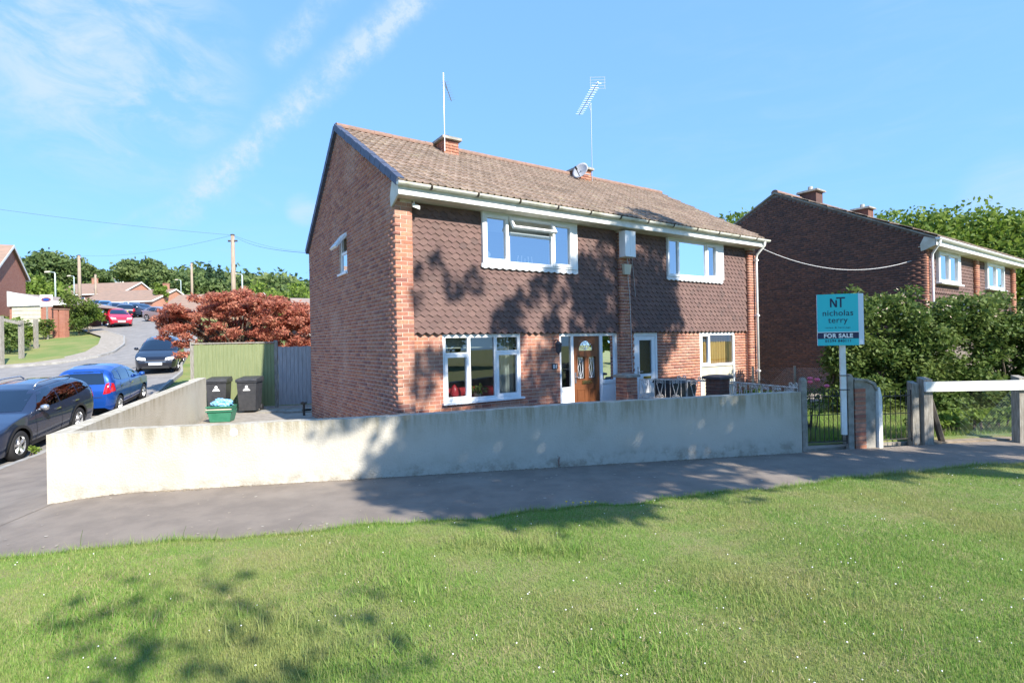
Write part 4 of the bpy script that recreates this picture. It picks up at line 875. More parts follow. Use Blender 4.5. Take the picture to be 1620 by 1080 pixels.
for px, py in ((1283, 303), (1365, 330)):
    c = nfac(px, py, 4.2); x0, zt = c[0], c[2]
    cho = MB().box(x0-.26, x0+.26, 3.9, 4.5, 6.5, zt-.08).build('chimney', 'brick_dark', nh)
    MB().hexa([(x0-.36, 3.8, zt-.078), (x0+.36, 3.8, zt-.078), (x0+.36, 4.6, zt-.078), (x0-.36, 4.6, zt-.078)], [(x0-.33, 3.83, zt), (x0+.33, 3.83, zt), (x0+.33, 4.57, zt), (x0-.33, 4.57, zt)]).build('cap', 'concrete', cho)
    MB().lathe([(.09, zt-.01), (.08, zt+.17), (.0, zt+.17)], 10, c=(x0-.05, 4.2, 0)).build('pot', 'pot', cho)
def nw(x, y, z): return NO+NX*x+NY*y+np.array([0, 0, z])
cable('washing_line', (hw(10.98, -.27, 4.50), nw(-.02, .35, 4.17)), .007, 'white_print', 'white washing line strung between the two houses', .42)
# ================================================================ garden boundary on the right
def concrete_post(name, x, y, zt, label, w_=.09):
    mb = MB(); mb.hexa([(-w_/2, -w_/2, -.3), (w_/2, -w_/2, -.3), (w_/2, w_/2, -.3), (-w_/2, w_/2, -.3)], [(-w_/2, -w_/2, zt-.05), (w_/2, -w_/2, zt-.05), (w_/2, w_/2, zt-.05), (-w_/2, w_/2, zt-.05)])
    mb.hexa([(-w_/2, -w_/2, zt-.05), (w_/2, -w_/2, zt-.05), (w_/2, w_/2, zt-.05), (-w_/2, w_/2, zt-.05)], [(-w_*.3, -w_*.3, zt), (w_*.3, -w_*.3, zt), (w_*.3, w_*.3, zt), (-w_*.3, w_*.3, zt)])
    return tag(mb.build(name, 'concrete', loc=(x, y, 0)), label, 'post')
concrete_post('gate_post', 4.95, 9.03, 1.26, 'slim grey concrete gate post at the end of the rendered wall')
concrete_post('gate_post', 5.83, 9.17, 1.29, 'slim concrete gate post beside the crumbling brick pier')
def spiral(mb, c, r, turns, ax, up, r0=.006, sgn=1, start=0.0, n=4):
    P_ = []
    for i in range(22):
        t = i/21; a = start+sgn*t*turns*2*math.pi; rr = r*(1-.85*t); P_.append(Vector(c)+Vector(ax)*(rr*math.cos(a))+Vector(up)*(rr*math.sin(a)))
    mb.tube(P_, r0, n)
Zv = (0, 0, 1)
def iron_gate(name, p0, p1, z0, z1, nb, mat, label, scroll=True):
    o = empty(name, (p0[0], p0[1], 0), math.atan2(p1[1]-p0[1], p1[0]-p0[0]), label, 'gate'); w_ = math.dist(p0, p1)
    fr = MB(); fr.tube([(0, 0, z0), (w_, 0, z0)], .010, 6); fr.tube([(0, 0, z1-.10), (w_, 0, z1-.10)], .010, 6); fr.tube([(0, 0, z0-.05), (0, 0, z1)], .012, 6); fr.tube([(w_, 0, z0-.05), (w_, 0, z1)], .012, 6); fr.tube([(0, 0, (z0+z1)*.52), (w_, 0, (z0+z1)*.52)], .008, 6); fr.build('frame', mat, o)
    bm_ = MB().tube([(0, 0, z0), (0, 0, z1)], .007, 6).mesh('bar', mat)
    for i in range(1, nb): link('bar', bm_, o, (w_*i/nb, 0, 0))
    if scroll:
        for i in range(3):
            sm = MB(); c = w_*(i+.5)/3; spiral(sm, (c-.06, 0, z1-.02), .05, 1.3, (1, 0, 0), Zv, .006, 1, 0); spiral(sm, (c+.06, 0, z1-.02), .05, 1.3, (1, 0, 0), Zv, .006, -1, math.pi)
            sm.tube([(c-.01, 0, z1-.02), (c+.01, 0, z1-.02)], .006, 4); sm.build('scroll', mat, o)
    return o
iron_gate('garden_gate', (5.01, 9.06), (5.77, 9.16), .14, 1.02, 9, 'iron_black', 'black iron garden gate hung between two slim concrete posts')
iron_gate('iron_railing_gate', (6.42, 9.26), (7.04, 9.36), .12, .98, 6, 'iron_black', 'low dark iron gate between the brick pier and the timber post', False)
pier = empty('brick_pier', (5.90, 9.14, 0), R(9), 'crumbling brick gate pier with a sloping concrete cap', 'pier')
MB().prism([(.02, -.2), (.42, -.2), (.42, .98), (.36, 1.10), (.22, 1.16), (.02, 1.17)], 'y', .012, .30).build('core', 'concrete', pier)
pbm = MB().box(-.5, .5, -.5, .5, -.5, .5).mesh('pier_brick', 'brick')
for k in range(14): link('brick', pbm, pier, (.12+random.uniform(-.004, .004), .05, .03+k*.075), scale=(.205, .10+random.uniform(-.015, .01), .062))
MB().prism([(.005, 1.172), (.22, 1.163), (.37, 1.10), (.43, .985), (.47, .99), (.40, 1.14), (.24, 1.20), (.005, 1.21)], 'y', -.02, .33).build('cap', 'concrete', pier)
mb = MB(); mb.prism([(0, 0), (.07, 0), (.07, .88), (.03, 1.05), (0, 1.05)], 'y', -.03, .05); tag(mb.build('white_board_post', 'white_paint', loc=(6.335, 9.20, 0), rot=(0, 0, R(9))), 'upright white painted board fixed to the side of the brick pier', 'post')
# heavy timber posts, brace, rail and chain link
tp = empty('timber_rail_fence', (7.1, 9.42, 0), 0, 'weathered timber fence with one wide white rail, thick posts and chain link', 'fence')
for (x, y, w_, zt) in ((.06, .05, .13, 1.12), (.25, .02, .17, 1.19), (1.92, .0, .16, 1.19), (3.9, .0, .16, 1.19)):
    mb = MB(); mb.hexa([(x-w_/2, y-w_/2, -.3), (x+w_/2, y-w_/2, -.3), (x+w_/2, y+w_/2, -.3), (x-w_/2, y+w_/2, -.3)], [(x-w_/2+.01, y-w_/2, zt-.04), (x+w_/2-.01, y-w_/2, zt-.04), (x+w_/2-.01, y+w_/2, zt), (x-w_/2+.01, y+w_/2, zt)]); mb.build('post', 'weathered_wood', tp)
mb = MB(); mb.hexa([(.16, -.13, .945), (4.2, -.16, .945), (4.2, -.12, .945), (.16, -.09, .945)], [(.15, -.13, 1.115), (4.2, -.16, 1.115), (4.2, -.12, 1.115), (.15, -.09, 1.115)]); mb.build('rail', 'white_paint', tp)
mb = MB(); mb.tube([(.34, .05, .86), (.62, .12, .02)], .055, 6); mb.build('brace', 'dark_wood', tp)
mb = MB()
for i in range(64):
    x = 1.0+i*.05
    for s_ in (1, -1):
        a, b = (x, .06), (x+s_*.85, .06); ta = 0
        x1 = min(max(b[0], .9), 4.2); f = abs((x1-x)/.85)
        mb.tube([(x, .06, .08), (x1, .06,   .08+.85*f)], .0014, 3, cap=False)
mb.build('chain_link', 'steel', tp)
cf = empty('chain_link_fence', (6.75, 14.85, 0), R(-9), 'low chain link fence against the dark gable wall', 'fence')
mb = MB()
for i in range(44):
    for s_ in (1, -1):
        x = i*.05; x1 = min(max(x+s_*.9, 0), 2.2); mb.tube([(x, 0, .2), (x1, 0, .2+abs(x1-x))], .003, 3, cap=False)
mb.build('mesh', 'steel', cf); mb = MB()
for x in (0, 1.1, 2.2): MB().box(x-.025, x+.025, -.02, .03, 0, 1.15).build('post', 'concrete', cf)
# ---- piers and white scroll railing between the two gardens
for (px, Y, zt, lab) in ((991, 12.0, 1.20, 'short brick pier with a grey cap against the central house pillar'), (1135, 11.0, 1.20, 'short dark brick pier with a black cap along the scroll railing')):
    p = at(px, 600, Y); po = empty('brick_pier', (p[0], p[1], 0), TH, lab, 'pier')
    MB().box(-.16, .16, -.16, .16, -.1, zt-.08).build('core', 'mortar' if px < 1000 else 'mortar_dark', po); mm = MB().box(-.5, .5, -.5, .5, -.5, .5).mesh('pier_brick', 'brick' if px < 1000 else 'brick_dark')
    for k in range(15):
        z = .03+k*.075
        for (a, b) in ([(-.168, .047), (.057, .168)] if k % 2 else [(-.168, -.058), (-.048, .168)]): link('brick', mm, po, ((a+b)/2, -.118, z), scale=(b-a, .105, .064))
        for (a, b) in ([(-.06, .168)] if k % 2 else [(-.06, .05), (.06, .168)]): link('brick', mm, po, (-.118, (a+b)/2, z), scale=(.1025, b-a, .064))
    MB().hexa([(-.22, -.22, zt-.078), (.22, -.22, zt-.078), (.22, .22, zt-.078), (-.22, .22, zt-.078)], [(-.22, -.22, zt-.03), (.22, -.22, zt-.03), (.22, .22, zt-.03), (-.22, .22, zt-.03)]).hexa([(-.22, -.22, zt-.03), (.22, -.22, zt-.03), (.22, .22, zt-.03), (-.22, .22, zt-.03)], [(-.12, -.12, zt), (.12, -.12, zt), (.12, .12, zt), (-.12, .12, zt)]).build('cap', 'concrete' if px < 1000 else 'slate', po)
def scroll_railing(p0, p1, z1, label):
    o = empty('scroll_railing', (p0[0], p0[1], 0), math.atan2(p1[1]-p0[1], p1[0]-p0[0]), label, 'railing'); w_ = math.dist(p0, p1); z0 = z1-.40
    mb = MB(); mb.tube([(0, 0, z1), (w_, 0, z1)], .015, 6); mb.tube([(0, 0, z0), (w_, 0, z0)], .013, 6); mb.build('rails', 'iron_white', o)
    n = max(1, round(w_/.30)); b = w_/n; bm_ = MB().tube([(0, 0, z0-.35), (0, 0, z1)], .008, 6).mesh('upright', 'iron_white'); sb_ = MB().tube([(0, 0, z0), (0, 0, z1)], .007, 6).mesh('bar', 'iron_white')
    for i in range(n+1):
        link('upright' if i % 3 == 0 else 'bar', bm_ if i % 3 == 0 else sb_, o, (i*b, 0, 0))
        if i < n:
            s_ = MB(); link('bar', sb_, o, (i*b+b*.68, 0, 0)); c = i*b+b*.34
            s_.tube([(c-.07, 0, z1-.07), (c, 0, z0+.03)], .009, 5); s_.tube([(c+.07, 0, z1-.07), (c, 0, z0+.03)], .009, 5)
            for q in (-1, 1):
                spiral(s_, (c+q*.038, 0, z1-.055), .038, 1.2, (q, 0, 0), Zv, .009, 1, 0); spiral(s_, (c+q*.045, 0, z0+.05), .032, 1.2, (q, 0, 0), Zv, .009, -1, 0)
            s_.build('scroll', 'iron_white', o)
    s_ = MB()
    for c in (w_-.09, ):
        for q in (-1, 1): spiral(s_, (c+q*.05, 0, z1+.055), .052, 1.4, (-q, 0, 0), Zv, .011, -1, 0)
    s_.build('top_scroll', 'iron_white', o); return o
scroll_railing((2.82, 11.78), (3.72, 11.35), 1.08, 'ornate white iron scroll railing starting at the grey capped pier')
scroll_railing((3.74, 11.33), (4.10, 11.16), 1.06, 'short rusted scroll railing panel ending at the black capped pier')
scroll_railing((4.45, 10.86), (4.98, 9.25), 1.06, 'rusty white scroll railing running from the black capped pier to the gate')
sbx = empty('storage_box', hw(6.62, -.62, .02), TH, 'black plastic garden storage box behind the white scroll railing', 'storage box')
MB().hexa([(-.36, -.24, 0), (.36, -.24, 0), (.36, .24, 0), (-.36, .24, 0)], [(-.42, -.28, .92), (.42, -.28, .92), (.42, .28, .92), (-.42, .28, .92)]).build('body', 'black_plastic', sbx); MB().hexa([(-.45, -.31, .922), (.45, -.31, .922), (.45, .31, .922), (-.45, .31, .922)], [(-.40, -.26, .99), (.40, -.26, .99), (.40, .28, 1.02), (-.40, .28, 1.02)]).build('lid', 'black_plastic', sbx)
# ---- roses and garden plants
def bush(name, label, base, clumps, nl, size, mat, seed, stems=4, flowers=None, cat='bush', group=None, up=0.):
    o = empty(name, base, 0, label, cat, group); st = MB(); g = random.Random(seed)
    for i in range(stems):
        c = clumps[i % len(clumps)]; st.tube([(g.uniform(-.08, .08), g.uniform(-.08, .08), -.1), (c[0]*.5, c[1]*.5, c[2]*.55), (c[0], c[1], c[2])], [.018, .012, .005], 5)
    st.build('stems', 'bark', o); link('foliage', leaf_mesh('foliage', clump_pts(clumps, nl, seed, .3), size, mat, seed, up=up), o)
    if flowers:
        for (x, y, z, r_) in flowers: MB().lathe([(.001, -.02), (r_*.6, -.01), (r_, .02), (r_*.8, .045), (r_*.4, .05), (.001, .04)], 9).build('bloom', 'flower_pink', o, loc=(x, y, z))
    return o
p = at(1284, 600, 10.6); bush('rose_bush', 'rose bush with bright pink blooms behind the iron gate', (p[0], p[1], .04), [(0, 0, .75, .25), (-.2, .1, .5, .25), (.2, 0, .55, .22)], 260, .035, 'leaf_hedge', 3, 5, [(-.06, -.05, 1.06, .055), (.10, -.02, 1.03, .06), (.0, .05, .98, .05), (.3, 0, .9, .05)])
for i, (px, Y) in enumerate(((1195, 11.2), (1222, 10.7), (1250, 10.2))):
    p = at(px, 615, Y); bush('garden_shrub', ['low yellow-green shrub by the railing next to the black capped pier', 'low yellow-green shrub halfway along the rusty scroll railing', 'low yellow-green shrub where the rusty railing meets the gate post'][i], (p[0], p[1], .04), [(0, 0, .68, .26), (.2, .1, .62, .22), (-.2, .05, .66, .22)], 420, .035, 'leaf_bright', 13+i, 4, group='shrubs along the railing', cat='shrub')
g = random.Random(9)
for i in range(12):
    p = (7.55+i*.2+g.uniform(-.05, .05), 9.95+.05*i+g.uniform(-.1, .2), .05); bush('nettle_clump', 'bright leafy weed clump growing on the bank behind the timber rail', p, [(0, 0, .22+.1*g.random(), .16), (.1, .05, .35, .1)], 150, .04, 'leaf_bright', 40+i, 3, group='weeds behind the timber rail', cat='weeds')
# ---- tall hedge
hd = empty('hedge', (7.75, 12.9, 0), 0, 'tall overgrown dark green hedge in front of the right-hand house', 'hedge')
g = random.Random(5); cls = []
def htop(x): return 2.75+.18*math.sin(x*1.9)+.12*math.sin(x*4.1+1)
for i in range(240):
    x = g.uniform(.1, 7.2); zt = htop(x); z = .12+(zt-.25)*g.random()**1.25; cls.append((x, g.uniform(-.5, .5)+.06*x, z, g.uniform(.3, .5)))
for x in np.arange(.2, 7.2, .3): cls.append((x, g.uniform(-.3, .3)+.06*x, htop(x)-.12, g.uniform(.22, .36)))
cls += [(.55, 0, 2.75, .3), (.6, 0, 3.0, .22), (.85, .1, 2.7, .35), (.35, -.1, 2.5, .35), (2.0, 0, 2.95, .3)]
link('foliage', leaf_mesh('hedge_foliage', clump_pts(cls, 88000, 6, .45), .05, 'leaf_hedge', 6, up=.25, droop=.2), hd)
mb = MB()
for i in range(10): mb.tube([(g.uniform(.3, 7), g.uniform(-.2, .3), -.2), (g.uniform(.3, 7), 0, 1.2)] if False else [(i*.7+.1, g.uniform(.0, .3), -.2), (i*.7+.15, .1, 1.0), (i*.7+.2+g.uniform(-.2, .2), .15, 1.9)], [.035, .025, .01], 5)
mb.build('stems', 'bark', hd)
g = np.random.default_rng(8); C_ = np.stack([g.uniform(.2, 4.2, 260), g.uniform(-.7, -.2, 260), g.uniform(2.3, 3.05, 260)], -1); C_[:, 2] = np.minimum(C_[:, 2], 2.75+.2*np.sin(C_[:, 0]*1.9)+.25)
link('pale_blossom', leaf_mesh('pale_blossom', C_[:110], .028, 'blossom', 9), hd)
# ---- for-sale board
sb = empty('for_sale_board', (5.64, 9.0, .12), R(-12), 'turquoise estate agent for sale board on a white post', 'sign'); sb.scale = (.93, .93, .93)
MB().box(-.045, .045, .02, .075, .16, 2.0).build('post', 'white_paint', sb)
MB().box(-.43, .25, -.022, -.016, 1.80, 2.74).build('board', 'sign_teal', sb)
mb = MB(); mb.box(-.428, .248, -.015, .018, 1.802, 2.738); mb.box(.248, .262, -.02, .085, 1.80, 2.74); mb.build('board_edge', 'sign_side', sb)
mb = MB(); mb.hexa([(.252, .0, 1.81), (.385, .10, 1.81), (.38, .11, 1.81), (.247, .012, 1.81)], [(.252, .0, 2.745), (.385, .10, 2.745), (.38, .11, 2.745), (.247, .012, 2.745)]); mb.build('wing_board', 'sign_side', sb)
MB().box(-.43, .25, -.026, -.0225, 1.925, 2.035).build('sale_band', 'sign_navy', sb); MB().box(-.43, .25, -.026, -.0225, 2.037, 2.05).build('band_line', 'white_print', sb)
RX = (R(90), 0, 0); bx = -.09
lg = MB(); y0, y1 = -.027, -.0225; zb, zt = 2.50, 2.66
lg.box(bx-.125, bx-.10, y0, y1, zb, zt); lg.prism([(bx-.125, zt), (bx-.095, zt), (bx-.01, zb), (bx-.04, zb)], 'y', y0+.0005, y1); lg.box(bx-.035, bx-.01, y0, y1, zb, zt-.03); lg.box(bx-.02, bx+.125, y0+.0003, y1, zt-.005, zt+.02); lg.box(bx+.04, bx+.066, y0, y1, zb-.005, zt-.006); lg.build('logo', 'sign_navy', sb)
text_mesh('text_name', 'nicholas', .150, 'sign_navy', sb, (bx, -.024, 2.345), RX, sx=1.0, space=1.06); text_mesh('text_name', 'terry', .150, 'sign_navy', sb, (bx, -.024, 2.215), RX, space=1.06)
text_mesh('text_small', 'sales & lettings', .042, 'sign_navy', sb, (bx, -.024, 2.115), RX, space=1.5)
text_mesh('text_sale', 'FOR SALE', .102, 'white_print', sb, (bx, -.0275, 1.943), RX, bold=.0045, space=1.12); text_mesh('text_phone', '01594 840111', .066, 'sign_navy', sb, (bx, -.024, 1.862), RX, space=1.15, bold=.001)
MB().box(-.06, .10, .005, .085, 1.24, 1.255).box(-.06, .10, .005, .085, .98, .995).build('post_ties', 'iron_black', sb)
# ================================================================ bins, box, fence, gate
def wheelie(px, Y, rz, label):
    p = at(px, 640, Y); o = empty('wheelie_bin', (p[0], p[1], .03), rz, label, 'bin', 'wheelie bins by the green fence')
    def taper(z, k=0): w_ = .225+.055*z; return [(-w_+k, -.26-.045*z+k, z), (w_-k, -.26-.045*z+k, z), (w_-k, .26+.03*z-k, z), (-w_+k, .26+.03*z-k, z)]
    MB().hexa(taper(.06), taper(.94)).build('body', 'black_plastic', o)
    rim = MB(); rim.hexa([(-.30, -.33, .90), (.30, -.33, .90), (.30, .31, .90), (-.30, .31, .90)], [(-.30, -.33, .945), (.30, -.33, .945), (.30, .31, .945), (-.30, .31, .945)]); rim.build('rim', 'black_plastic', o)
    ld = MB(); ld.hexa([(-.305, -.35, .948), (.305, -.35, .948), (.305, .34, .948), (-.305, .34, .948)], [(-.29, -.33, 1.0), (.29, -.33, 1.0), (.28, .33, 1.06), (-.28, .33, 1.06)]); ld.hexa([(-.2, -.24, 1.0), (.2, -.24, 1.0), (.2, .2, 1.035), (-.2, .2, 1.035)], [(-.18, -.22, 1.02), (.18, -.22, 1.02), (.18, .18, 1.058), (-.18, .18, 1.058)]); ld.build('lid', 'black_plastic', o)
    MB().tube([(-.26, .38, 1.0), (.26, .38, 1.0)], .02, 8).build('handle', 'black_plastic', o)
    for s_ in (-1, 1): MB().lathe([(.0, -.03), (.095, -.03), (.105, 0), (.095, .03), (0, .03)], 14, 'x', c=(s_*.25, .24, .10)).build('wheel', 'rubber', o)
    e = MB(); yv = -.2605-.045*.75-.004
    e.lathe([(.0, 0), (.042, 0)], 9, 'y', c=(0, yv, .77)); e.box(-.075, .075, yv, yv+.003, .695, .72); e.box(-.10, .10, yv+.002, yv+.005, .655, .68); e.build('council_mark', 'white_print', o); return o
b1 = wheelie(347, 16.0, R(14), 'black wheelie bin standing behind the green recycling boxes'); b2 = wheelie(396, 16.0, R(8), 'black wheelie bin standing clear of the boxes, against the green fence')
p = on(347, 667, .03); rb = empty('recycling_box', (p[0], p[1]+.15, .03), R(10), 'green plastic recycling boxes stacked one inside another', 'recycling box')
def rbox(z0, k): 
    mb = MB(); a = [(-.24, -.18, z0), (.24, -.18, z0), (.24, .18, z0), (-.24, .18, z0)]; b = [(-.30, -.225, z0+.30), (.30, -.225, z0+.30), (.30, .225, z0+.30), (-.30, .225, z0+.30)]
    ai = [(x*.96, y*.95, z+.01) for x, y, z in a]; bi = [(x*.96, y*.95, z) for x, y, z in b]
    mb.add(a+b+ai+bi, [(3, 2, 1, 0)]+[(i, (i+1) % 4, 4+(i+1) % 4, 4+i) for i in range(4)]+[(4+i, 4+(i+1) % 4, 12+(i+1) % 4, 12+i) for i in range(4)]+[(8+(i+1) % 4, 8+i, 12+i, 12+(i+1) % 4) for i in range(4)]+[(8, 9, 10, 11)])
    mb.hexa([(-.325, -.25, z0+.27), (.325, -.25, z0+.27), (.325, -.226, z0+.27), (-.325, -.226, z0+.27)], [(-.325, -.25, z0+.30), (.325, -.25, z0+.30), (.325, -.226, z0+.30), (-.325, -.226, z0+.30)])
    mb.build('box', 'green_plastic', rb)
rbox(0, 0); rbox(.11, 1); MB().box(-.31, .31, -.256, -.251, .318, .345).build('pale_rim', 'cream_panel', rb)
bm = bmesh.new(); bmesh.ops.create_icosphere(bm, subdivisions=4, radius=1.0)
for v in bm.verts:
    c = v.co; k = 1+.16*math.sin(5*c.x+3*c.y)*math.cos(4*c.z)+.09*math.sin(11*c.y+7*c.z)+.06*math.sin(17*c.x+9*c.z); v.co = Vector((c.x*.25*k, c.y*.17*k, c.z*.13*k))
me = bpy.data.meshes.new('blue_bag'); bm.to_mesh(me); bm.free(); me.materials.append(M['blue_plastic']); tag(link('blue_bag', me, None, (p[0]+.03, p[1]+.13, .44+.05), (0, .05, .3)), 'crumpled blue and white plastic bag piled on the recycling boxes', 'bag')
FA, FB, FC = at(307, 600, 16.55), at(434, 600, 17.0), at(503, 600, 17.25)
def boards(name, label, A, B, z0, z1, n, mat, capm, cat, posts=True):
    o = empty(name, (A[0], A[1], 0), math.atan2(B[1]-A[1], B[0]-A[0]), label, cat); w_ = math.hypot(B[0]-A[0], B[1]-A[1]); b = w_/n
    for i in range(n):
        mb = MB(); t = random.uniform(-.012, .012); mb.prism([(0, 0), (b*1.06, -.014), (b*1.06, .004), (0, .018)], 'z', z0, z1+t); mb.build('board', mat, o, loc=(i*b, 0, 0), rot=(0, random.uniform(-.003, .003), 0))
    for z in (z0+.3, z1-.3): MB().box(0, w_, .022, .07, z, z+.08).build('rail', capm, o)
    return o, w_
fo, fw_ = boards('board_fence', 'green stained close-boarded fence panel behind the wheelie bins', FA, FB, .08, 2.08, 22, 'green_board', 'weathered_wood', 'fence')
MB().box(-.05, fw_+.04, -.035, .06, 2.10, 2.14).build('cap_rail', 'weathered_wood', fo)
for x in (-.05, fw_+.05): MB().box(x-.05, x+.05, .0, .1, -.2, 2.18).build('post', 'weathered_wood', fo)
go, gw_ = boards('board_gate', 'silver-grey weathered boarded gate between the green fence and the house', FB+np.array([.12, .03, 0]), FC, .10, 1.97, 10, 'grey_board', 'weathered_wood', 'gate')
p = on(481, 657, .02); tag(MB().tube([(0, 0, 0), (0, 0, .32)], .035, 8).box(-.07, .07, -.05, .05, .32, .38).build('drain_stub', 'iron_black', loc=(p[0], p[1], .02)), 'short black drain stub standing by the house corner', 'drain')
# ---- red maple
mo_ = at(376, 500, 19.3); mzg = G(mo_[0], mo_[1]); g = random.Random(31); cls = []
def mtop(x): return 3.98-.13*abs(x)**2.0*(1.0 if x < 0 else .75)
for i in range(270):
    x = g.uniform(-2.5, 2.7); y = g.uniform(-1.5, 1.5)*math.sqrt(max(0.05, 1-(x/2.9)**2)); t_ = mtop(x)-.12*y*y; z = t_-g.random()**1.3*(2.1 if x > -1.3 else max(.35, 2.1+(x+1.3)*1.5))
    cls.append((x, y, z-mzg, g.uniform(.18, .34)))
cls += [(-2.6, -.3, 2.75-mzg, .2), (-2.45, -.3, 2.95-mzg, .25), (2.65, 0, 2.2-mzg, .2)]
mp_ = empty('maple_tree', (mo_[0], mo_[1], mzg), 0, 'spreading red-leaved maple behind the green fence', 'tree')
mb = MB()
mb.tube([(0, 0, -.3), (.05, 0, .5), (.1, .05, 1.2)], [.12, .10, .08], 8)
for c in cls[::4]: mb.tube([(.08, .03, .9), (c[0]*.5, c[1]*.5, .9+(c[2]-.9)*.65), (c[0], c[1], c[2])], [.05, .028, .006], 5)
mb.build('trunk', 'bark', mp_)
link('crown', leaf_mesh('maple_crown', clump_pts(cls, 44000, 32, .35, .55), .068, 'leaf_maple', 33, up=.45, aspect=.38, droop=.35), mp_)
# ================================================================ cars
KIND = {
 'estate': dict(L=4.68, W=1.81, wb=2.58, fx=1.42, r=.335, belt=(.93, 1.0), top=[(2.34, .55), (2.30, .68), (2.15, .79), (1.6, .90), (1.02, .99), (.62, 1.22), (.22, 1.42), (-.2, 1.485), (-1.0, 1.495), (-1.7, 1.44), (-2.02, 1.33), (-2.2, 1.05), (-2.32, .86), (-2.34, .6)],
    side=[[(.72, .99), (-.28, 1.0), (-.28, 1.40), (.20, 1.36)], [(-.34, 1.0), (-1.20, 1.03), (-1.20, 1.40), (-.34, 1.40)], [(-1.26, 1.035), (-1.92, 1.10), (-1.66, 1.36), (-1.26, 1.395)]], ws=(.70, 1.02, .60, 1.40), rw=(.60, 1.02, .52, 1.34)),
 'hatch': dict(L=3.86, W=1.69, wb=2.45, fx=1.19, r=.295, belt=(.92, 1.0), top=[(1.93, .52), (1.90, .66), (1.72, .80), (1.35, .93), (1.05, 1.02), (.65, 1.24), (.18, 1.44), (-.25, 1.515), (-.9, 1.525), (-1.45, 1.47), (-1.64, 1.38), (-1.78, 1.05), (-1.90, .82), (-1.93, .5)],
    side=[[(.62, 1.0), (-.25, 1.02), (-.25, 1.42), (.14, 1.37)], [(-.31, 1.02), (-1.00, 1.05), (-1.02, 1.42), (-.31, 1.43)], [(-1.06, 1.06), (-1.46, 1.16), (-1.36, 1.36), (-1.08, 1.41)]], ws=(.66, 1.05, .56, 1.42), rw=(.60, 1.02, .50, 1.40)),
 'saloon': dict(L=4.1, W=1.69, wb=2.48, fx=1.25, r=.30, belt=(.88, .96), top=[(2.05, .52), (2.02, .66), (1.85, .78), (1.4, .89), (1.0, .97), (.6, 1.2), (.2, 1.40), (-.25, 1.475), (-.8, 1.48), (-1.3, 1.40), (-1.6, 1.20), (-1.85, 1.02), (-2.0, .9), (-2.05, .55)],
    side=[[(.62, .96), (-.25, .98), (-.25, 1.38), (.16, 1.34)], [(-.31, .98), (-1.15, 1.0), (-1.0, 1.36), (-.31, 1.38)], [(-1.2, 1.02), (-1.45, 1.06), (-1.15, 1.3), (-1.05, 1.34)]], ws=(.66, 1.0, .56, 1.38), rw=(.60, 1.06, .50, 1.36)),
}
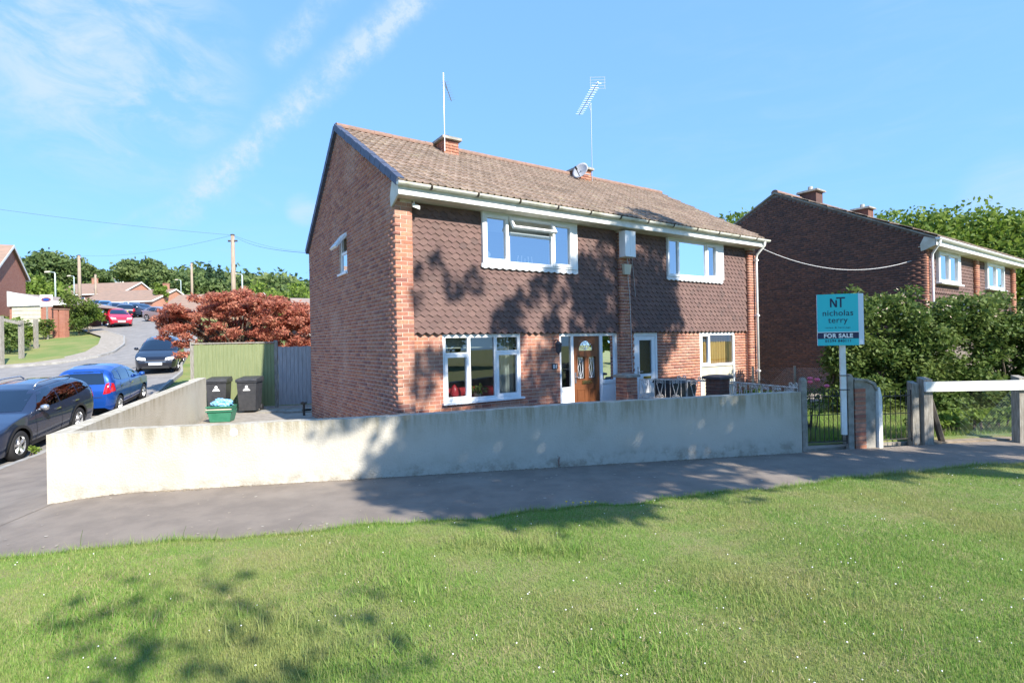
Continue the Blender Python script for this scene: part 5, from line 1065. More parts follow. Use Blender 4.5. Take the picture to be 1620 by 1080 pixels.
def car(name, label, cx, cy, hx, hy, paintm, kind, group=None, detail=2, rear_plate='plate_yellow', trim=False, rails=False, wheelm='alloy'):
    K = KIND[kind]; Lc, Wc, r = K['L'], K['W'], K['r']; n_ = math.hypot(hx, hy); hx, hy = hx/n_, hy/n_; xf = K['fx']; xr_ = xf-K['wb']
    zf = G(cx+hx*xf, cy+hy*xf)-.10; zr = G(cx+hx*xr_, cy+hy*xr_)-.10; pit = math.atan2(zf-zr, K['wb']); z0 = zr-(zf-zr)/K['wb']*xr_
    rot = (Matrix.Rotation(math.atan2(hy, hx), 3, 'Z') @ Matrix.Rotation(-pit, 3, 'Y')).to_euler()
    o = empty(name, (cx, cy, z0), 0, label, 'car', group, rot)
    tx = [p[0] for p in K['top']][::-1]; tz = [p[1] for p in K['top']][::-1]
    ztop = lambda x: float(np.interp(x, tx, tz))
    def wid(x): t = abs(x)/(Lc/2); return Wc/2*(1-.035*t*t-.20*max(0, (t-.80)/.20)**2.3)
    belt = lambda x: min(float(np.interp(x, [-Lc/2, Lc/2], [K['belt'][1], K['belt'][0]])), ztop(x)-.015)
    def zbot(x):
        t = abs(x)/(Lc/2); b = .20+.10*max(0, (t-.88)/.12)**2
        for wx in (xf, xr_):
            if abs(x-wx) < r+.055: b = max(b, r+math.sqrt((r+.055)**2-(x-wx)**2))
        return b
    def hwid(x, z):
        zT = ztop(x)
        if z > zT or abs(x) > Lc/2: return 0
        zB = belt(x); w_ = wid(x)
        if z <= zB:
            f = 1-.045*((z-.6)/.4)**2 if z > .6 else 1-.10*((.6-z)/.4)**2
            return w_*f
        q = (z-zB)/max(zT-zB, 1e-4); h = zT-zB; nn = 2.6+1.6*min(1, h/.4); f0 = 1-.045*((zB-.6)/.4)**2
        return w_*f0*(1-.17*q*min(1, h/.4))*max(0, 1-q**nn)**(1/nn)
    st = sorted(set(np.round(np.concatenate([np.linspace(-Lc/2, Lc/2, 70 if detail > 1 else 40)] + [np.linspace(wx-r-.055, wx+r+.055, 15) for wx in (xf, xr_)] + [np.array([Lc/2-.01, Lc/2-.03, -Lc/2+.01, -Lc/2+.03])]), 3)))
    rows = []
    for x in st:
        zb, zB, zT = zbot(x), belt(x), ztop(x); zb = min(zb, zB-.02); half = []
        for t in np.linspace(0, 1, 8): z = zb+(zB-zb)*t; half.append((hwid(x, z), z))
        h = zT-zB; nn = 2.6+1.6*min(1, h/.4)
        for a in np.linspace(0, math.pi/2, 10)[1:]: 
            z = zB+h*math.sin(a)**(2/nn) if a < math.pi/2-.01 else zT; half.append((hwid(x, min(z, zT-1e-5)) if a < math.pi/2-.01 else 0, z))
        rows.append([(x, y, z) for y, z in half]+[(x, -y, z) for y, z in half[:-1][::-1]])
    mb = MB(); mb.grid(rows); m_ = len(rows[0]); mb.add(rows[0], [tuple(range(m_))]); mb.add(rows[-1], [tuple(range(m_))[::-1]])
    mb.build('body', paintm, o, smooth=True)
    MB().box(-Lc/2+.3, Lc/2-.3, -Wc/2+.24, Wc/2-.24, .17, .60).build('underbody', 'underbody', o)
    def xend(y, z, d):
        y = abs(y); last = None
        for i in range(0, 160):
            x = d*(Lc/2-i*.02)
            if hwid(x, z) >= y:
                if i == 0: return x
                lo_, hi_ = x, d*(Lc/2-(i-1)*.02)
                for _ in range(7):
                    m2 = (lo_+hi_)/2
                    if hwid(m2, z) >= y: lo_ = m2
                    else: hi_ = m2
                return lo_
        return 0
    def bil(q, u, v): return tuple((q[0][k]*(1-u)+q[1][k]*u)*(1-v)+(q[3][k]*(1-u)+q[2][k]*u)*v for k in (0, 1))
    def fp(nm, q, mat, d, off=.008, nu=8, nv=5, par=None):
        P_ = [[(lambda yz: (xend(yz[0], yz[1], d)+d*off, yz[0], yz[1]))(bil(q, u, v)) for u in np.linspace(0, 1, nu)] for v in np.linspace(0, 1, nv)]
        return MB().grid(P_).build(nm, mat, par or o, smooth=True)
    def sp(nm, q, mat, s, off=.006, nu=6, nv=4, par=None):
        P_ = [[(lambda xz: (xz[0], s*(hwid(xz[0], xz[1])+off), xz[1]))(bil(q, u, v)) for u in np.linspace(0, 1, nu)] for v in np.linspace(0, 1, nv)]
        return MB().grid(P_).build(nm, mat, par or o, smooth=True)
    a, zl, b, zh = K['ws']; fp('windscreen', [(-a, zl), (a, zl), (b, zh), (-b, zh)], 'car_glass', 1, .010, 12, 6)
    a, zl, b, zh = K['rw']; fp('rear_window', [(-a, zl), (a, zl), (b, zh), (-b, zh)], 'car_glass', -1, .010, 12, 6)
    for s in (-1, 1):
        for q in K['side']: sp('side_window', q, 'car_glass', s, .007, 8, 5)
        zhl = ztop(Lc/2-.25)-.13; hl_ = Wc/2-.12
        fp('headlight', [(s*(hl_-.36), zhl-.03), (s*hl_, zhl+.02), (s*(hl_-.01), zhl+.13), (s*(hl_-.33), zhl+.08)], 'headlamp', 1, .006, 6, 4)
        q = [(s*(Wc/2-.27), .72), (s*(Wc/2-.10), .74), (s*(Wc/2-.14), 1.06), (s*(Wc/2-.22), 1.03)]; fp('tail_light', q, 'taillamp', -1, .008, 5, 6)
        sp('tail_light', [(-Lc/2+.32, .78), (-Lc/2+.10, .76), (-Lc/2+.17, 1.04), (-Lc/2+.30, 1.02)], 'taillamp', s, .006, 4, 4)
        mx = .62; mo2 = MB(); mo2.tube([(mx, s*(hwid(mx, .98)-.02), .97), (mx, s*(hwid(mx, .98)+.07), 1.0)], .025, 6); mo2.lathe([(.0, -.09), (.055, -.07), (.075, 0), (.06, .07), (0, .09)], 10, 'y', c=(mx, s*(hwid(mx, .98)+.13), 1.03)); mo2.build('door_mirror', 'alloy' if kind == 'estate' else paintm, o, smooth=True)
        if detail > 1:
            for hx_, hz in ((-.15, .86), (-1.08, .89)): MB().box(hx_-.10, hx_+.10, s*hwid(hx_, hz)-.004, s*hwid(hx_, hz)+s*.028, hz-.018, hz+.018).build('door_handle', 'chrome', o)
            for x_ in (.78, -.31, -1.12):
                zt_ = .98; sp('door_seam', [(x_, .30 if x_ > -.9 else .68), (x_+.012, .30 if x_ > -.9 else .68), (x_+.012, zt_), (x_, zt_)], 'trim_black', s, .003, 2, 8)
            sp('sill_trim', [(xr_+r+.10, .21), (xf-r-.10, .21), (xf-r-.10, .30), (xr_+r+.10, .30)], 'trim_black', s, .006, 8, 2)
        if trim:
            for wx in (xf, xr_):
                ar = MB(); rows = []
                for an in np.linspace(-.1, math.pi+.1, 20):
                    p1 = (wx+(r+.05)*math.cos(an), r+(r+.05)*math.sin(an)); p2 = (wx+(r+.115)*math.cos(an), r+(r+.115)*math.sin(an)); rows.append([(p[0], s*(hwid(p[0], max(p[1], .21))+.014), max(p[1], .2)) for p in (p1, p2)])
                ar.grid(rows); ar.build('arch_trim', 'trim_black', o)
        if rails: MB().tube([(.05, s*.52, 1.44), (-.1, s*.535, 1.53), (-.8, s*.54, 1.545), (-1.5, s*.535, 1.51), (-1.62, s*.52, 1.43)], .017, 6).build('roof_rail', 'alloy', o, smooth=True)
    zg = ztop(Lc/2-.1)-.12; fp('grille', [(-.40, zg-.06), (.40, zg-.06), (.42, zg+.03), (-.42, zg+.03)], 'trim_black', 1, .006, 8, 3); fp('grille_bar', [(-.40, zg-.022), (.40, zg-.022), (.40, zg-.008), (-.40, zg-.008)], 'chrome', 1, .012, 8, 2)
    fp('air_intake', [(-.55, .27), (.55, .27), (.50, .38), (-.50, .38)], 'trim_black', 1, .006, 8, 3)
    fp('number_plate', [(-.26, .43), (.26, .43), (.26, .54), (-.26, .54)], 'plate_white', 1, .014, 4, 2); zrp = .70 if kind != 'hatch' else .74
    fp('number_plate', [(-.26, zrp), (.26, zrp), (.26, zrp+.11), (-.26, zrp+.11)], rear_plate, -1, .014, 4, 2); fp('bumper_line', [(-Wc/2+.16, .62), (Wc/2-.16, .62), (Wc/2-.16, .635), (-Wc/2+.16, .635)], 'trim_black', -1, .004, 10, 2)
    ty = MB(); ty.lathe([(r*.64, -.09), (r*.92, -.10), (r, -.06), (r, .06), (r*.92, .10), (r*.64, .09)], 24, 'y'); tm_ = ty.mesh('tyre', 'rubber', True)
    ri = MB(); ri.lathe([(r*.70, .02), (r*.66, .085), (r*.60, .09), (r*.58, .03)], 20, 'y')
    for k in range(5):
        a = k*2*math.pi/5+.2; c_, s_ = math.cos(a), math.sin(a); px_, pz_ = -s_, c_; r0, r1 = .05, r*.64
        ri.hexa([(c_*r0+px_*.03, .045, s_*r0+pz_*.03), (c_*r1+px_*.045, .05, s_*r1+pz_*.045), (c_*r1-px_*.045, .05, s_*r1-pz_*.045), (c_*r0-px_*.03, .045, s_*r0-pz_*.03)], [(c_*r0+px_*.02, .085, s_*r0+pz_*.02), (c_*r1+px_*.03, .08, s_*r1+pz_*.03), (c_*r1-px_*.03, .08, s_*r1-pz_*.03), (c_*r0-px_*.02, .085, s_*r0-pz_*.02)])
    ri.lathe([(.0, .088), (.05, .085), (.06, .03)], 10, 'y'); rm_ = ri.mesh('rim', wheelm)
    hb = MB().lathe([(0, .015), (r*.64, .015)], 16, 'y').mesh('brake_disc', 'trim_black')
    for wx in (xf, xr_):
        for s in (-1, 1):
            wo_ = link('wheel', tm_, o, (wx, s*(Wc/2-.115), r), (0, 0, 0 if s > 0 else math.pi)); link('rim', rm_, wo_); link('brake_disc', hb, wo_)
    return o
car('parked_car', 'dark navy estate car with silver mirrors and roof rails parked at the kerb', -12.32, 13.02, .273, -.962, 'paint_navy', 'estate', trim=True, rails=True)
car('parked_car', 'bright blue hatchback parked facing uphill behind the dark estate car', -13.86, 17.95, -.344, .94, 'paint_blue', 'hatch')
car('parked_car', 'black saloon car on the road facing downhill beside the red maple', -17.45, 26.3, .45, -.89, 'paint_black', 'saloon', rear_plate='plate_white')
def fcar(label, px, Y, hx, hy, pm, kind, dx=0):
    X_ = (px-810)/836*Y; car('parked_car', label, X_, Y, hx, hy, pm, kind, 'cars parked up the hill', detail=1)
fcar('bright red hatchback at the bend of the road beside the grass verge', 186, 46, .72, -.70, 'paint_red', 'hatch')
fcar('silver car parked just behind the bright red hatchback', 163, 52, .62, -.78, 'paint_silver', 'hatch')
fcar('red car half hidden behind the shrubs by the brick posts', 134, 57, .4, -.9, 'paint_red', 'saloon')
fcar('black car at the far upper end of the parked row', 154, 74, .6, -.8, 'paint_black', 'estate')
fcar('sky blue car parked up the hill in front of the bungalow', 167, 70, .6, -.8, 'paint_skyblue', 'hatch')
fcar('slate blue saloon parked in the middle of the row on the hill', 186, 63, .75, -.66, 'paint_slate', 'saloon')
fcar('black estate car with a yellow rear plate parked tail towards the road', 201, 58, -.55, .83, 'paint_black', 'estate')
fcar('white car parked behind the black estate with the yellow plate', 212, 64, .8, -.6, 'paint_white', 'hatch')
fcar('dark car parked side-on at the end of the row by the bungalow', 225, 58, .95, -.3, 'paint_slate', 'estate')
fcar('dusky pink and grey car parked on the opposite side by the maple', 260, 51, .95, -.3, 'paint_pewter', 'saloon')
fcar('dark car high on the hill beyond the shrubs and lamp posts', 107, 92, .7, -.7, 'paint_slate', 'estate')
# ================================================================ houses and street furniture up the hill
def brickmat(name, c1, c2, mo):
    m = bpy.data.materials.new(name); m.use_nodes = True; t = m.node_tree; b = t.nodes['Principled BSDF']; b.inputs['Roughness'].default_value = .9
    tx_ = t.nodes.new('ShaderNodeTexCoord'); mp = t.nodes.new('ShaderNodeMapping'); mp.inputs['Rotation'].default_value = (R(90), 0, 0); br = t.nodes.new('ShaderNodeTexBrick')
    br.inputs['Color1'].default_value = (*c1, 1); br.inputs['Color2'].default_value = (*c2, 1); br.inputs['Mortar'].default_value = (*mo, 1); br.inputs['Scale'].default_value = 1.0; br.inputs['Brick Width'].default_value = .225; br.inputs['Row Height'].default_value = .075; br.inputs['Mortar Size'].default_value = .006
    se = t.nodes.new('ShaderNodeSeparateXYZ'); t.links.new(tx_.outputs['Object'], se.inputs[0]); cb = t.nodes.new('ShaderNodeCombineXYZ'); t.links.new(mth(t, 'ADD', se.outputs[0], se.outputs[1]), cb.inputs[0]); t.links.new(se.outputs[2], cb.inputs[1])
    t.links.new(cb.outputs[0], br.inputs['Vector']); t.links.new(br.outputs[0], b.inputs['Base Color']); M[name] = m
brickmat('far_brick', (.36, .15, .09), (.43, .19, .12), (.42, .3, .23)); brickmat('left_brick', (.30, .10, .065), (.37, .14, .09), (.36, .24, .18))
pmat('far_roof', (.30, .20, .15), (.24, .17, .13), 1.2, .9, sep=(1, 1, 5)); pmat('grey_roof', (.30, .24, .21), (.25, .2, .18), 2, .9)
def gable_house(name, label, foot, rz, wid_, ln, eave, ridge, wallm='far_brick', roofm='far_roof', wins=(), chimney=None, cat='house', zb=-3):
    """gable end at local x=0 facing +x, ridge along -x"""
    o = empty(name, foot, rz, label, cat); h = wid_/2
    MB().prism([(-h, zb), (h, zb), (h, eave), (0, ridge-.12), (-h, eave)], 'x', -ln, 0).build('wall', wallm, o)
    rf = MB()
    for s in (-1, 1): rf.hexa([(-ln-.2, s*(h+.35), eave-.2), (.22, s*(h+.35), eave-.2), (.22, 0, ridge-.08), (-ln-.2, 0, ridge-.08)], [(-ln-.2, s*(h+.35), eave-.08), (.22, s*(h+.35), eave-.08), (.22, 0, ridge+.03), (-ln-.2, 0, ridge+.03)])
    rfo = rf.build('roof', roofm, o)
    bb = MB()
    for s in (-1, 1): bb.hexa([(.19, s*(h+.36), eave-.33), (.25, s*(h+.36), eave-.33), (.25, 0, ridge-.2), (.19, 0, ridge-.2)], [(.19, s*(h+.36), eave-.1), (.25, s*(h+.36), eave-.1), (.25, 0, ridge+.03), (.19, 0, ridge+.03)])
    bb.build('barge_board', 'white_paint', o)
    for s in (-1, 1): MB().box(-ln-.2, .2, s*(h+.36)-.05, s*(h+.36)+.05, eave-.33, eave-.15).build('fascia', 'white_paint', o)
    for (x0, x1, z0, z1, sd) in wins:
        y = sd*(h+.012); f = MB(); ya, yb = sorted((y-.03, y+.03))
        for (a, b, c, d) in ((x0, x1, z0, z0+.09), (x0, x1, z1-.09, z1), (x0, x0+.09, z0+.09, z1-.09), (x1-.09, x1, z0+.09, z1-.09), ((x0+x1)/2-.04, (x0+x1)/2+.04, z0+.09, z1-.09)): f.box(a, b, ya, yb, c, d)
        fo_ = f.build('window', 'upvc', o); MB().add([(x0+.08, y+sd*.005, z0+.08), (x1-.08, y+sd*.005, z0+.08), (x1-.08, y+sd*.005, z1-.08), (x0+.08, y+sd*.005, z1-.08)], [(0, 1, 2, 3)]).build('pane', 'car_glass', fo_)
    if chimney: MB().box(chimney-.35, chimney+.35, -.3, .3, ridge-.6, ridge+.85).box(chimney-.4, chimney+.4, -.35, .35, ridge+.85, ridge+.95).build('chimney', wallm, rfo)
    return o
def foot(px, py_top, Y, ridge): p = at(px, py_top, Y); return (p[0], p[1], p[2]-ridge)
gable_house('brick_house', 'red brick gabled house at the top of the drive with the white-fronted garage', foot(17, 388, 45.5, 7.0), R(26.8), 6.6, 14, 4.6, 7.0, 'left_brick', 'far_roof', [(-4, -2.4, 3.0, 4.2, -1)])
gable_house('bungalow', 'brick bungalow with white barge boards standing uphill of its neighbour', foot(222, 446, 96, 5.0), R(-5.7), 8.2, 13, 2.75, 5.0, wins=[(-2.4, -.8, .9, 2.1, -1), (-5.6, -4.2, .6, 2.1, -1), (-8.6, -7.0, .9, 2.1, -1), (-11.5, -10, .9, 2.1, -1)], chimney=-9, cat='bungalow', zb=-4)
gable_house('bungalow', 'brick bungalow with a chimney beside a bright conifer', foot(277, 457, 86, 4.6), R(-8), 9, 13, 2.5, 4.6, wins=[(-3.0, -1.4, .8, 2.0, -1), (-6.5, -5.0, .8, 2.0, -1), (-9.5, -8.2, .8, 2.0, -1)], chimney=-1.6, cat='bungalow', zb=-4)
gable_house('bungalow', 'brick bungalow gable showing above the red maple by the lamp post', foot(415, 463, 74, 4.8), R(-4), 8.6, 12, 2.4, 4.8, chimney=-2.6, cat='bungalow', zb=-4)
gable_house('far_house', 'small white house far away between the wooded slopes', foot(207, 432, 230, 7), R(-30), 8, 10, 4.5, 7, 'white_paint', cat='house', zb=-6)
gable_house('far_house', 'pale house far off behind the red brick gable', foot(36, 418, 130, 7), R(20), 8, 9, 4.5, 7, 'white_paint', 'ridge_tile', cat='house', zb=-6)
# tiled outbuilding behind the house corner
ob = empty('outbuilding', (*at(462, 472, 25.5)[:2], 0), math.atan2(.51, .86), 'outbuilding with a pale tiled roof behind the house corner', 'outbuilding')
zr = at(462, 472, 25.5)[2]; MB().prism([(-2.9, -.5), (2.6, -.5), (2.6, zr-1.55), (0, zr-.06), (-2.9, zr-1.62)], 'x', .05, 6).build('wall', 'brick_dark', ob)
rr = MB()
for k in range(14):
    t0, t1 = k/14, (k+1)/14; ya, yb = -3.05*t0, -3.05*t1; za, zb_ = zr-1.7*t0, zr-1.7*t1; rr.hexa([(-.1, yb-.04, zb_), (6.2, yb-.04, zb_), (6.2, ya, za), (-.1, ya, za)], [(-.1, yb-.04, zb_+.05), (6.2, yb-.04, zb_+.05), (6.2, ya, za+.02), (-.1, ya, za+.02)])
rr.build('roof', 'grey_roof', ob); MB().box(-.1, 6.2, -3.14, -3.06, zr-1.86, zr-1.70).build('fascia', 'white_paint', ob)
# garage up the drive
ga = empty('garage', (*at(14, 530, 41)[:2], 0), 0, 'garage with a broad white sloping front board and pale panelled door', 'garage'); gx = lambda px: at(px, 500, 41)[0]-at(14, 500, 41)[0]; gz = lambda py, px=60: at(px, py, 41)[2]
MB().box(0, gx(66), .1, 6, gz(545), gz(484)).build('wall', 'left_brick', ga)
MB().prism([(0, gz(484)), (gx(106), gz(484)+.05), (gx(106), gz(480)), (gx(14), gz(460))], 'y', -.1, .05).build('front_board', 'white_paint', ga)
MB().prism([(0, gz(484)), (gx(106), gz(484)+.05), (gx(106), gz(481)), (gx(14), gz(461))], 'y', .052, 6).build('roof', 'grey_roof', ga)
for k in range(7): MB().box(.25, gx(64), .02, .09, gz(530)+.32*k, gz(530)+.32*k+.30).build('door_panel', 'cream_panel', ga)
MB().box(gx(68), gx(82), .0, .4, gz(545), gz(486)).build('pier', 'left_brick', ga)
for i, px in enumerate((91, 102)):
    p = at(px, 530, 39); po = empty('brick_post', (p[0], p[1], G(p[0], p[1])), 0, ['tall slim red brick post beside the garage, nearer its door', 'tall slim red brick post beside the bushy shrub'][i], 'post')
    h_ = at(px, 490, 39)[2]-G(p[0], p[1]); MB().box(-.2, .2, -.2, .2, -.4, h_).build('shaft', 'left_brick', po); MB().box(-.24, .24, -.24, .24, h_, h_+.08).build('cap', 'ridge_tile', po)
    if i == 0: MB().box(.2, .42, .2, .3, 0, h_*.9).build('slatted_panel', 'dark_wood', po)
p = at(74, 500, 38); bo = empty('advert_board', (p[0], p[1], G(p[0], p[1])), 0, 'white board with a red and blue oval mark in front of the garage', 'sign'); z_ = at(74, 485, 38)[2]-G(p[0], p[1])
MB().box(-.05, .05, 0, .06, -.3, z_+.2).build('post', 'weathered_wood', bo); MB().box(-.45, .45, -.03, 0, z_, z_+.86).build('board', 'white_paint', bo)
m1 = MB(); m1.lathe([(0, 0), (1, 0)], 20, 'y'); o = m1.build('oval', 'paint_maroon', bo, loc=(0, -.034, z_+.5), scale=(.36, 1, .16)); o = m1.build('oval_inner', 'paint_blue', bo, loc=(0, -.037, z_+.5), scale=(.24, 1, .09))
# wooden fence by the verge
wf = empty('post_fence', (*hit(34, 563)[:2], hit(34, 563)[2]), 0, 'old grey timber post and rail fence on the verge by the garage', 'fence')
b0 = hit(34, 563); 
for px, pb_, pt in ((34, 563, 507), (57, 548, 505), (2, 572, 500)):
    q = at(px, pb_, b0[1]+(563-pb_)*.25); tz_ = at(px, pt, q[1])[2]; MB().box(-.09, .09, -.09, .09, -.5, tz_-q[2]).build('post', 'weathered_wood', wf, loc=q-b0)
q0, q1 = at(-20, 500, b0[1]-.2)-b0, at(34, 512, b0[1]-.12)-b0; MB().tube([q0, q1], .1, 4).build('rail', 'weathered_wood', wf)
def tbush(name, label, px, pb, Y, w_, h_, mat, seed, nl=1500, size=.09, cat='shrub', group=None):
    p = at(px, pb, Y); z = G(p[0], p[1]); g = random.Random(seed); cl = [(g.uniform(-w_, w_)*.6, g.uniform(-.5, .5)*w_*.6, g.uniform(.2, .85)*h_, g.uniform(.25, .42)*min(w_, h_)) for _ in range(12)]
    return bush(name, label, (p[0], p[1], z), cl, nl, size, mat, seed, 5, cat=cat, group=group)
tbush('verge_shrub', 'tall bushy shrub growing between the brick posts and the bend', 126, 540, 40, 1.7, 3.2, 'leaf_tree', 3, 2600)
tbush('verge_shrub', 'rounded shrub spilling onto the verge beside the tall bushy one', 143, 540, 41, 1.2, 1.9, 'leaf_bright', 4, 1300)
tbush('verge_shrub', 'tangled shrub behind the old post and rail fence', 14, 560, 32, 1.5, 2.0, 'leaf_hedge', 5, 2200)
tbush('verge_shrub', 'small bright shrub between the two fence posts', 45, 545, 34, .7, 1.4, 'leaf_bright', 6, 700)
tbush('verge_shrub', 'low leafy shrub at the garage brick pier', 72, 540, 38, 1.0, 1.5, 'leaf_tree', 7, 900)
tbush('verge_shrub', 'climber covering the ground in front of the garage door', 22, 520, 36, 1.0, 1.9, 'leaf_bright', 8, 900)
tbush('garden_conifer', 'bright yellow-green conifer against the bungalow wall', 257, 475, 84, 1.5, 4.6, 'leaf_bright', 9, 1100, .22, 'conifer')
tbush('garden_bush', 'rounded yellow-green tree between the bungalow gable and the outbuilding', 447, 500, 48, 3.2, 5.2, 'leaf_bright', 10, 2600, .16, 'bush')
p = hit(52, 716); bush('kerb_weed', 'small green weed growing beside the car wheel at the kerb', (p[0], p[1], p[2]), [(0, 0, .1, .1), (.08, 0, .06, .08)], 60, .04, 'leaf_bright', 12, 3, cat='weed')
# poles and lamps
def pole(px, ptop, Y, r_, label):
    p = at(px, ptop, Y); z = G(p[0], p[1]); o = empty('telegraph_pole', (p[0], p[1], z), 0, label, 'pole', None); h_ = p[2]-z
    MB().tube([(0, 0, -.5), (0, 0, h_)], [r_*1.15, r_*.8], 10).build('shaft', 'pole_wood', o, smooth=True); MB().box(-.35, .35, -.05, .05, h_-.5, h_-.38).build('crossarm', 'dark_wood', o); MB().lathe([(r_*.95, h_-.02), (r_*.9, h_+.05), (0, h_+.1)], 8).build('cap', 'dark_wood', o); return p
tp1 = pole(368, 372, 40, .17, 'tall wooden telegraph pole rising behind the red maple'); tp2 = pole(303, 416, 90, .2, 'wooden telegraph pole between the conifer bungalow and the lamp post'); tp3 = pole(125, 404, 70, .2, 'dark-topped wooden telegraph pole in front of the big trees'); tp4 = pole(151, 434, 92, .2, 'short wooden pole behind the parked row of cars')
def lamp(px, ptop, Y, label):
    p = at(px, ptop, Y); z = G(p[0], p[1]); o = empty('street_lamp', (p[0], p[1], z), 0, label, 'street lamp'); h_ = p[2]-z
    MB().tube([(0, 0, -.3), (0, 0, h_-.1), (-.05, 0, h_), (-.6, 0, h_+.06)], [.09, .06, .045, .04], 8).build('column', 'lamp_steel', o, smooth=True); MB().hexa([(-.95, -.1, h_+.0), (-.5, -.1, h_+.0), (-.5, .1, h_+.0), (-.95, .1, h_+.0)], [(-.9, -.08, h_+.14), (-.5, -.08, h_+.16), (-.5, .08, h_+.16), (-.9, .08, h_+.14)]).build('lantern', 'cream_panel', o)
lamp(87, 431, 50, 'street lamp standing beside the dark-topped telegraph pole, nearer the garage'); lamp(117, 437, 76, 'street lamp close against the dark-topped telegraph pole'); lamp(286, 443, 88, 'street lamp between the chimneyed bungalow and a telegraph pole'); lamp(383, 434, 46, 'street lamp just behind the tall telegraph pole by the maple')
cable('overhead_wire', (at(-60, 323, 34), tp1), .009, 'cable_dark', 'overhead wire crossing the sky to the tall telegraph pole', .15); cable('overhead_wire', (tp1, hw(-.05, 6.4, 4.55)), .007, 'cable_dark', 'overhead wire from the tall telegraph pole to the house eave', .25)
cable('overhead_wire', (tp1, at(500, 395, 60)), .008, 'cable_dark', 'thin wire dropping behind the house from the tall telegraph pole', .5); cable('overhead_wire', (tp3, tp1), .009, 'cable_dark', 'wire strung between the two telegraph poles over the trees', .6)
# ================================================================ trees
def ftree(label, px, pt, Y, rx, nl, size, mat, seed, trunk=.25, cat='tree', group=None, name='broadleaf_tree', nc=26):
    p = at(px, pt, Y); z = G(p[0], p[1]); h_ = p[2]-z; return tree(name, label, (p[0], p[1], z), h_, h_*trunk, rx, nl, size, mat, seed, nc, None, group, cat)
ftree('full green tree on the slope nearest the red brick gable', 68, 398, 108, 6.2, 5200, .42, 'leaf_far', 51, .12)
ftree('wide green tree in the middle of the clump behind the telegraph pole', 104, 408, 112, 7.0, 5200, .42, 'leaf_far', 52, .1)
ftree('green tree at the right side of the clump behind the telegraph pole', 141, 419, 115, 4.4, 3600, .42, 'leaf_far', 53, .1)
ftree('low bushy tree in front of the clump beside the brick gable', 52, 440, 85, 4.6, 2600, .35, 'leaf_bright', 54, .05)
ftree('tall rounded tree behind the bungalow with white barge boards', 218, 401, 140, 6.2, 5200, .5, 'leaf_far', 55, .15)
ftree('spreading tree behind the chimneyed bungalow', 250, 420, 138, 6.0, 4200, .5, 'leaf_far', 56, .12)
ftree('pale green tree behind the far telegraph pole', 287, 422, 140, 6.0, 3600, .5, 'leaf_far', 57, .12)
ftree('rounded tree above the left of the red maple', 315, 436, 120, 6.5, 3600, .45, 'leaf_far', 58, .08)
def conifer(px, pt, Y, rx, seed, label):
    p = at(px, pt, Y); z = G(p[0], p[1]); h_ = p[2]-z; cl = [(0, 0, h_*t, rx*(1-t)*.75+.25) for t in np.linspace(.15, .98, 12)]; tree('conifer_tree', label, (p[0], p[1], z), h_, h_*.2, rx, 2600, .34, 'leaf_conifer', seed, clumps=cl, cat='conifer')
conifer(331, 418, 125, 3.6, 61, 'dark pointed conifer on the hill above the maple'); conifer(347, 420, 122, 4.2, 62, 'second dark pointed conifer close to the tall telegraph pole')
# far wooded hillside as one mass
g = np.random.default_rng(71); cls = []
for i in range(420):
    Y_ = g.uniform(170, 470); px = g.uniform(300, 540); X_ = (px-810)/836*Y_; cls.append((X_, Y_, G(X_, Y_)+g.uniform(2, 8), g.uniform(5, 8.5)))
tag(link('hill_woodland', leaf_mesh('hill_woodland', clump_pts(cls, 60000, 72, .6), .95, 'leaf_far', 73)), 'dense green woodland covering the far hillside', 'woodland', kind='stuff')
# tall screen of trees behind the right-hand house
for i, (px, pt, Y_, rx, lab) in enumerate(((1172, 326, 36, 3.2, 'green tree showing between the two houses'), (1400, 332, 34, 3.6, 'dense green tree behind the dark gable, nearest its chimneys'), (1462, 334, 33, 3.6, 'yellow-green tree behind the white upstairs window of the right-hand house'), (1530, 327, 32, 3.8, 'dense tree above the far end of the right-hand house roof'), (1605, 326, 31, 3.8, 'broad tree at the far end of the right-hand house'), (1690, 330, 30, 3.6, 'tree beyond the end of the right-hand house'))):
    p = at(px, pt, Y_); tree('screen_tree', lab, (p[0], p[1], 0), p[2], p[2]*.2, rx, 19000, .14, 'leaf_bright' if i in (0, 1, 2, 3, 4) else 'leaf_tree', 81+i, 110, None, None)
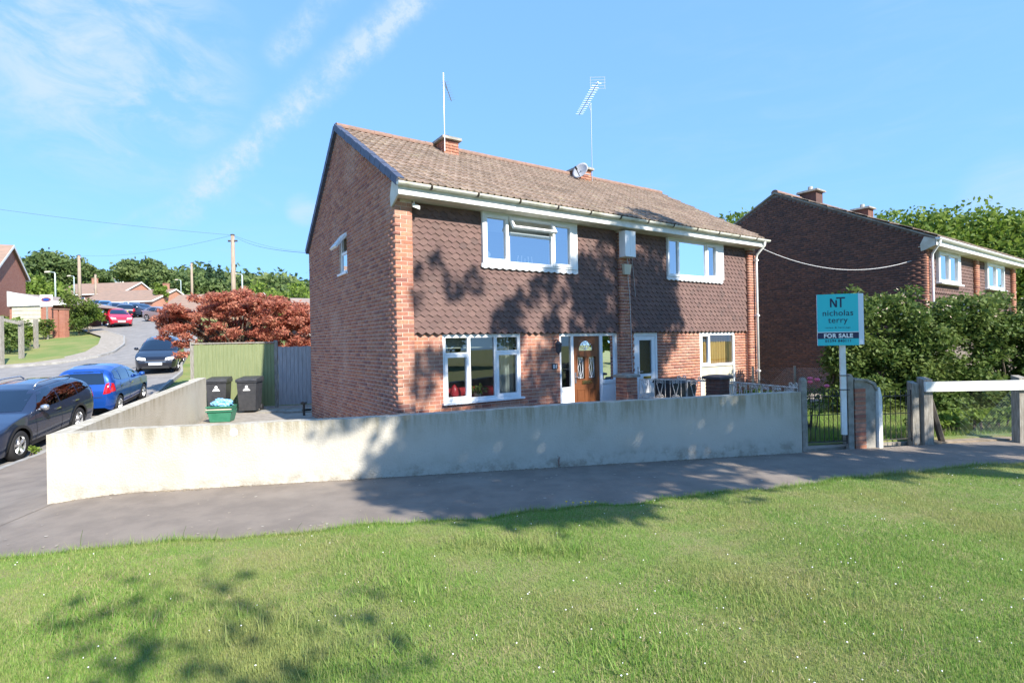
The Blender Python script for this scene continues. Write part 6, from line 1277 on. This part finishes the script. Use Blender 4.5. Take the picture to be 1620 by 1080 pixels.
# roadside trees that shade the front from the sun side
hn = np.array(SUN_H); hn = hn/np.linalg.norm(hn); pn_ = np.array([-hn[1], hn[0]])
def shade_tree(wd, u, height, label, cl, nl, size, seed):
    b = hn*wd+pn_*u; tree('street_tree', label, (b[0], b[1], G(b[0], b[1])), height, height*.52, 2.5, nl, size, 'leaf_tree', seed, clumps=[(pn_[0]*du+hn[0]*dw, pn_[1]*du+hn[1]*dw, z, r_) for (du, dw, z, r_) in cl], tr=.13)
g = random.Random(3)
A_ = [(du+g.uniform(-.2, .2), g.uniform(-1.2, 1.2), z+g.uniform(-.3, .3), g.uniform(.5, .8)) for du in (-1.4, -.7, 0, .7, 1.15) for z in (7.0, 7.7, 8.4, 9.4, 10.4, 11.4, 12.3, 13.2, 13.9) if not (z > 12.5 and g.random() < .35)]
A_ += [(g.uniform(-1.9, -1.2), g.uniform(-1, 1), g.uniform(6.8, 8.4), .6) for _ in range(6)] + [(g.uniform(-2.3, 0), g.uniform(-.8, .8), g.uniform(5.8, 7.2), g.uniform(.4, .6)) for _ in range(12)] + [(g.uniform(-1.2, 1.9), g.uniform(-.6, .6), g.uniform(5.1, 5.7), g.uniform(.3, .5)) for _ in range(16)]
B_ = [(g.uniform(-2.5, 2.7), g.uniform(-1.2, 1.2), g.uniform(7.35, 11.0), g.uniform(.45, .75)) for _ in range(84)] + [(g.uniform(-.9, 2.6), g.uniform(-1, 1), g.uniform(11.0, 13.6), g.uniform(.15, .36)) for _ in range(26)]
C_ = [(g.uniform(-2.2, 2.2), g.uniform(-1.2, 1.2), g.uniform(4.6, 7.4), g.uniform(.35, .75)) for _ in range(26)]
shade_tree(5, 10.35, 14, 'tall leafy street tree shading the middle of the house front', A_, 17500, .11, 91)
shade_tree(5, 9.7, 13, 'leafy spreading street tree shading the garden wall and footpath', [(q[0]-4.2, q[1], q[2], q[3]) for q in B_], 16500, .11, 92)
shade_tree(5, -.7, 7.8, 'thin-leaved street tree dappling the front lawn', C_, 520, .08, 93)
for i, (x_, y_, h_, rx) in enumerate(((22, -14, 6.5, 3.6), (29, -9, 6.0, 3.6), (33, -2, 6.5, 3.8), (14, -20, 6.2, 3.6), (37, 6, 6.5, 4.0), (5, -24, 6.5, 3.8), (-8, -24, 6.4, 3.8))):
    tree('opposite_tree', ['bushy tree across the green, first of the row facing the house', 'bushy tree across the green beside the first', 'rounded tree across the green with a wide crown', 'low tree across the green behind the thin-leaved street tree', 'wide tree across the green towards the hedge', 'tree across the green behind the photographer', 'tree across the green towards the parked cars'][i], (x_, y_, 0), h_, .8, rx, 2600, .3, 'leaf_tree', 120+i, 30)
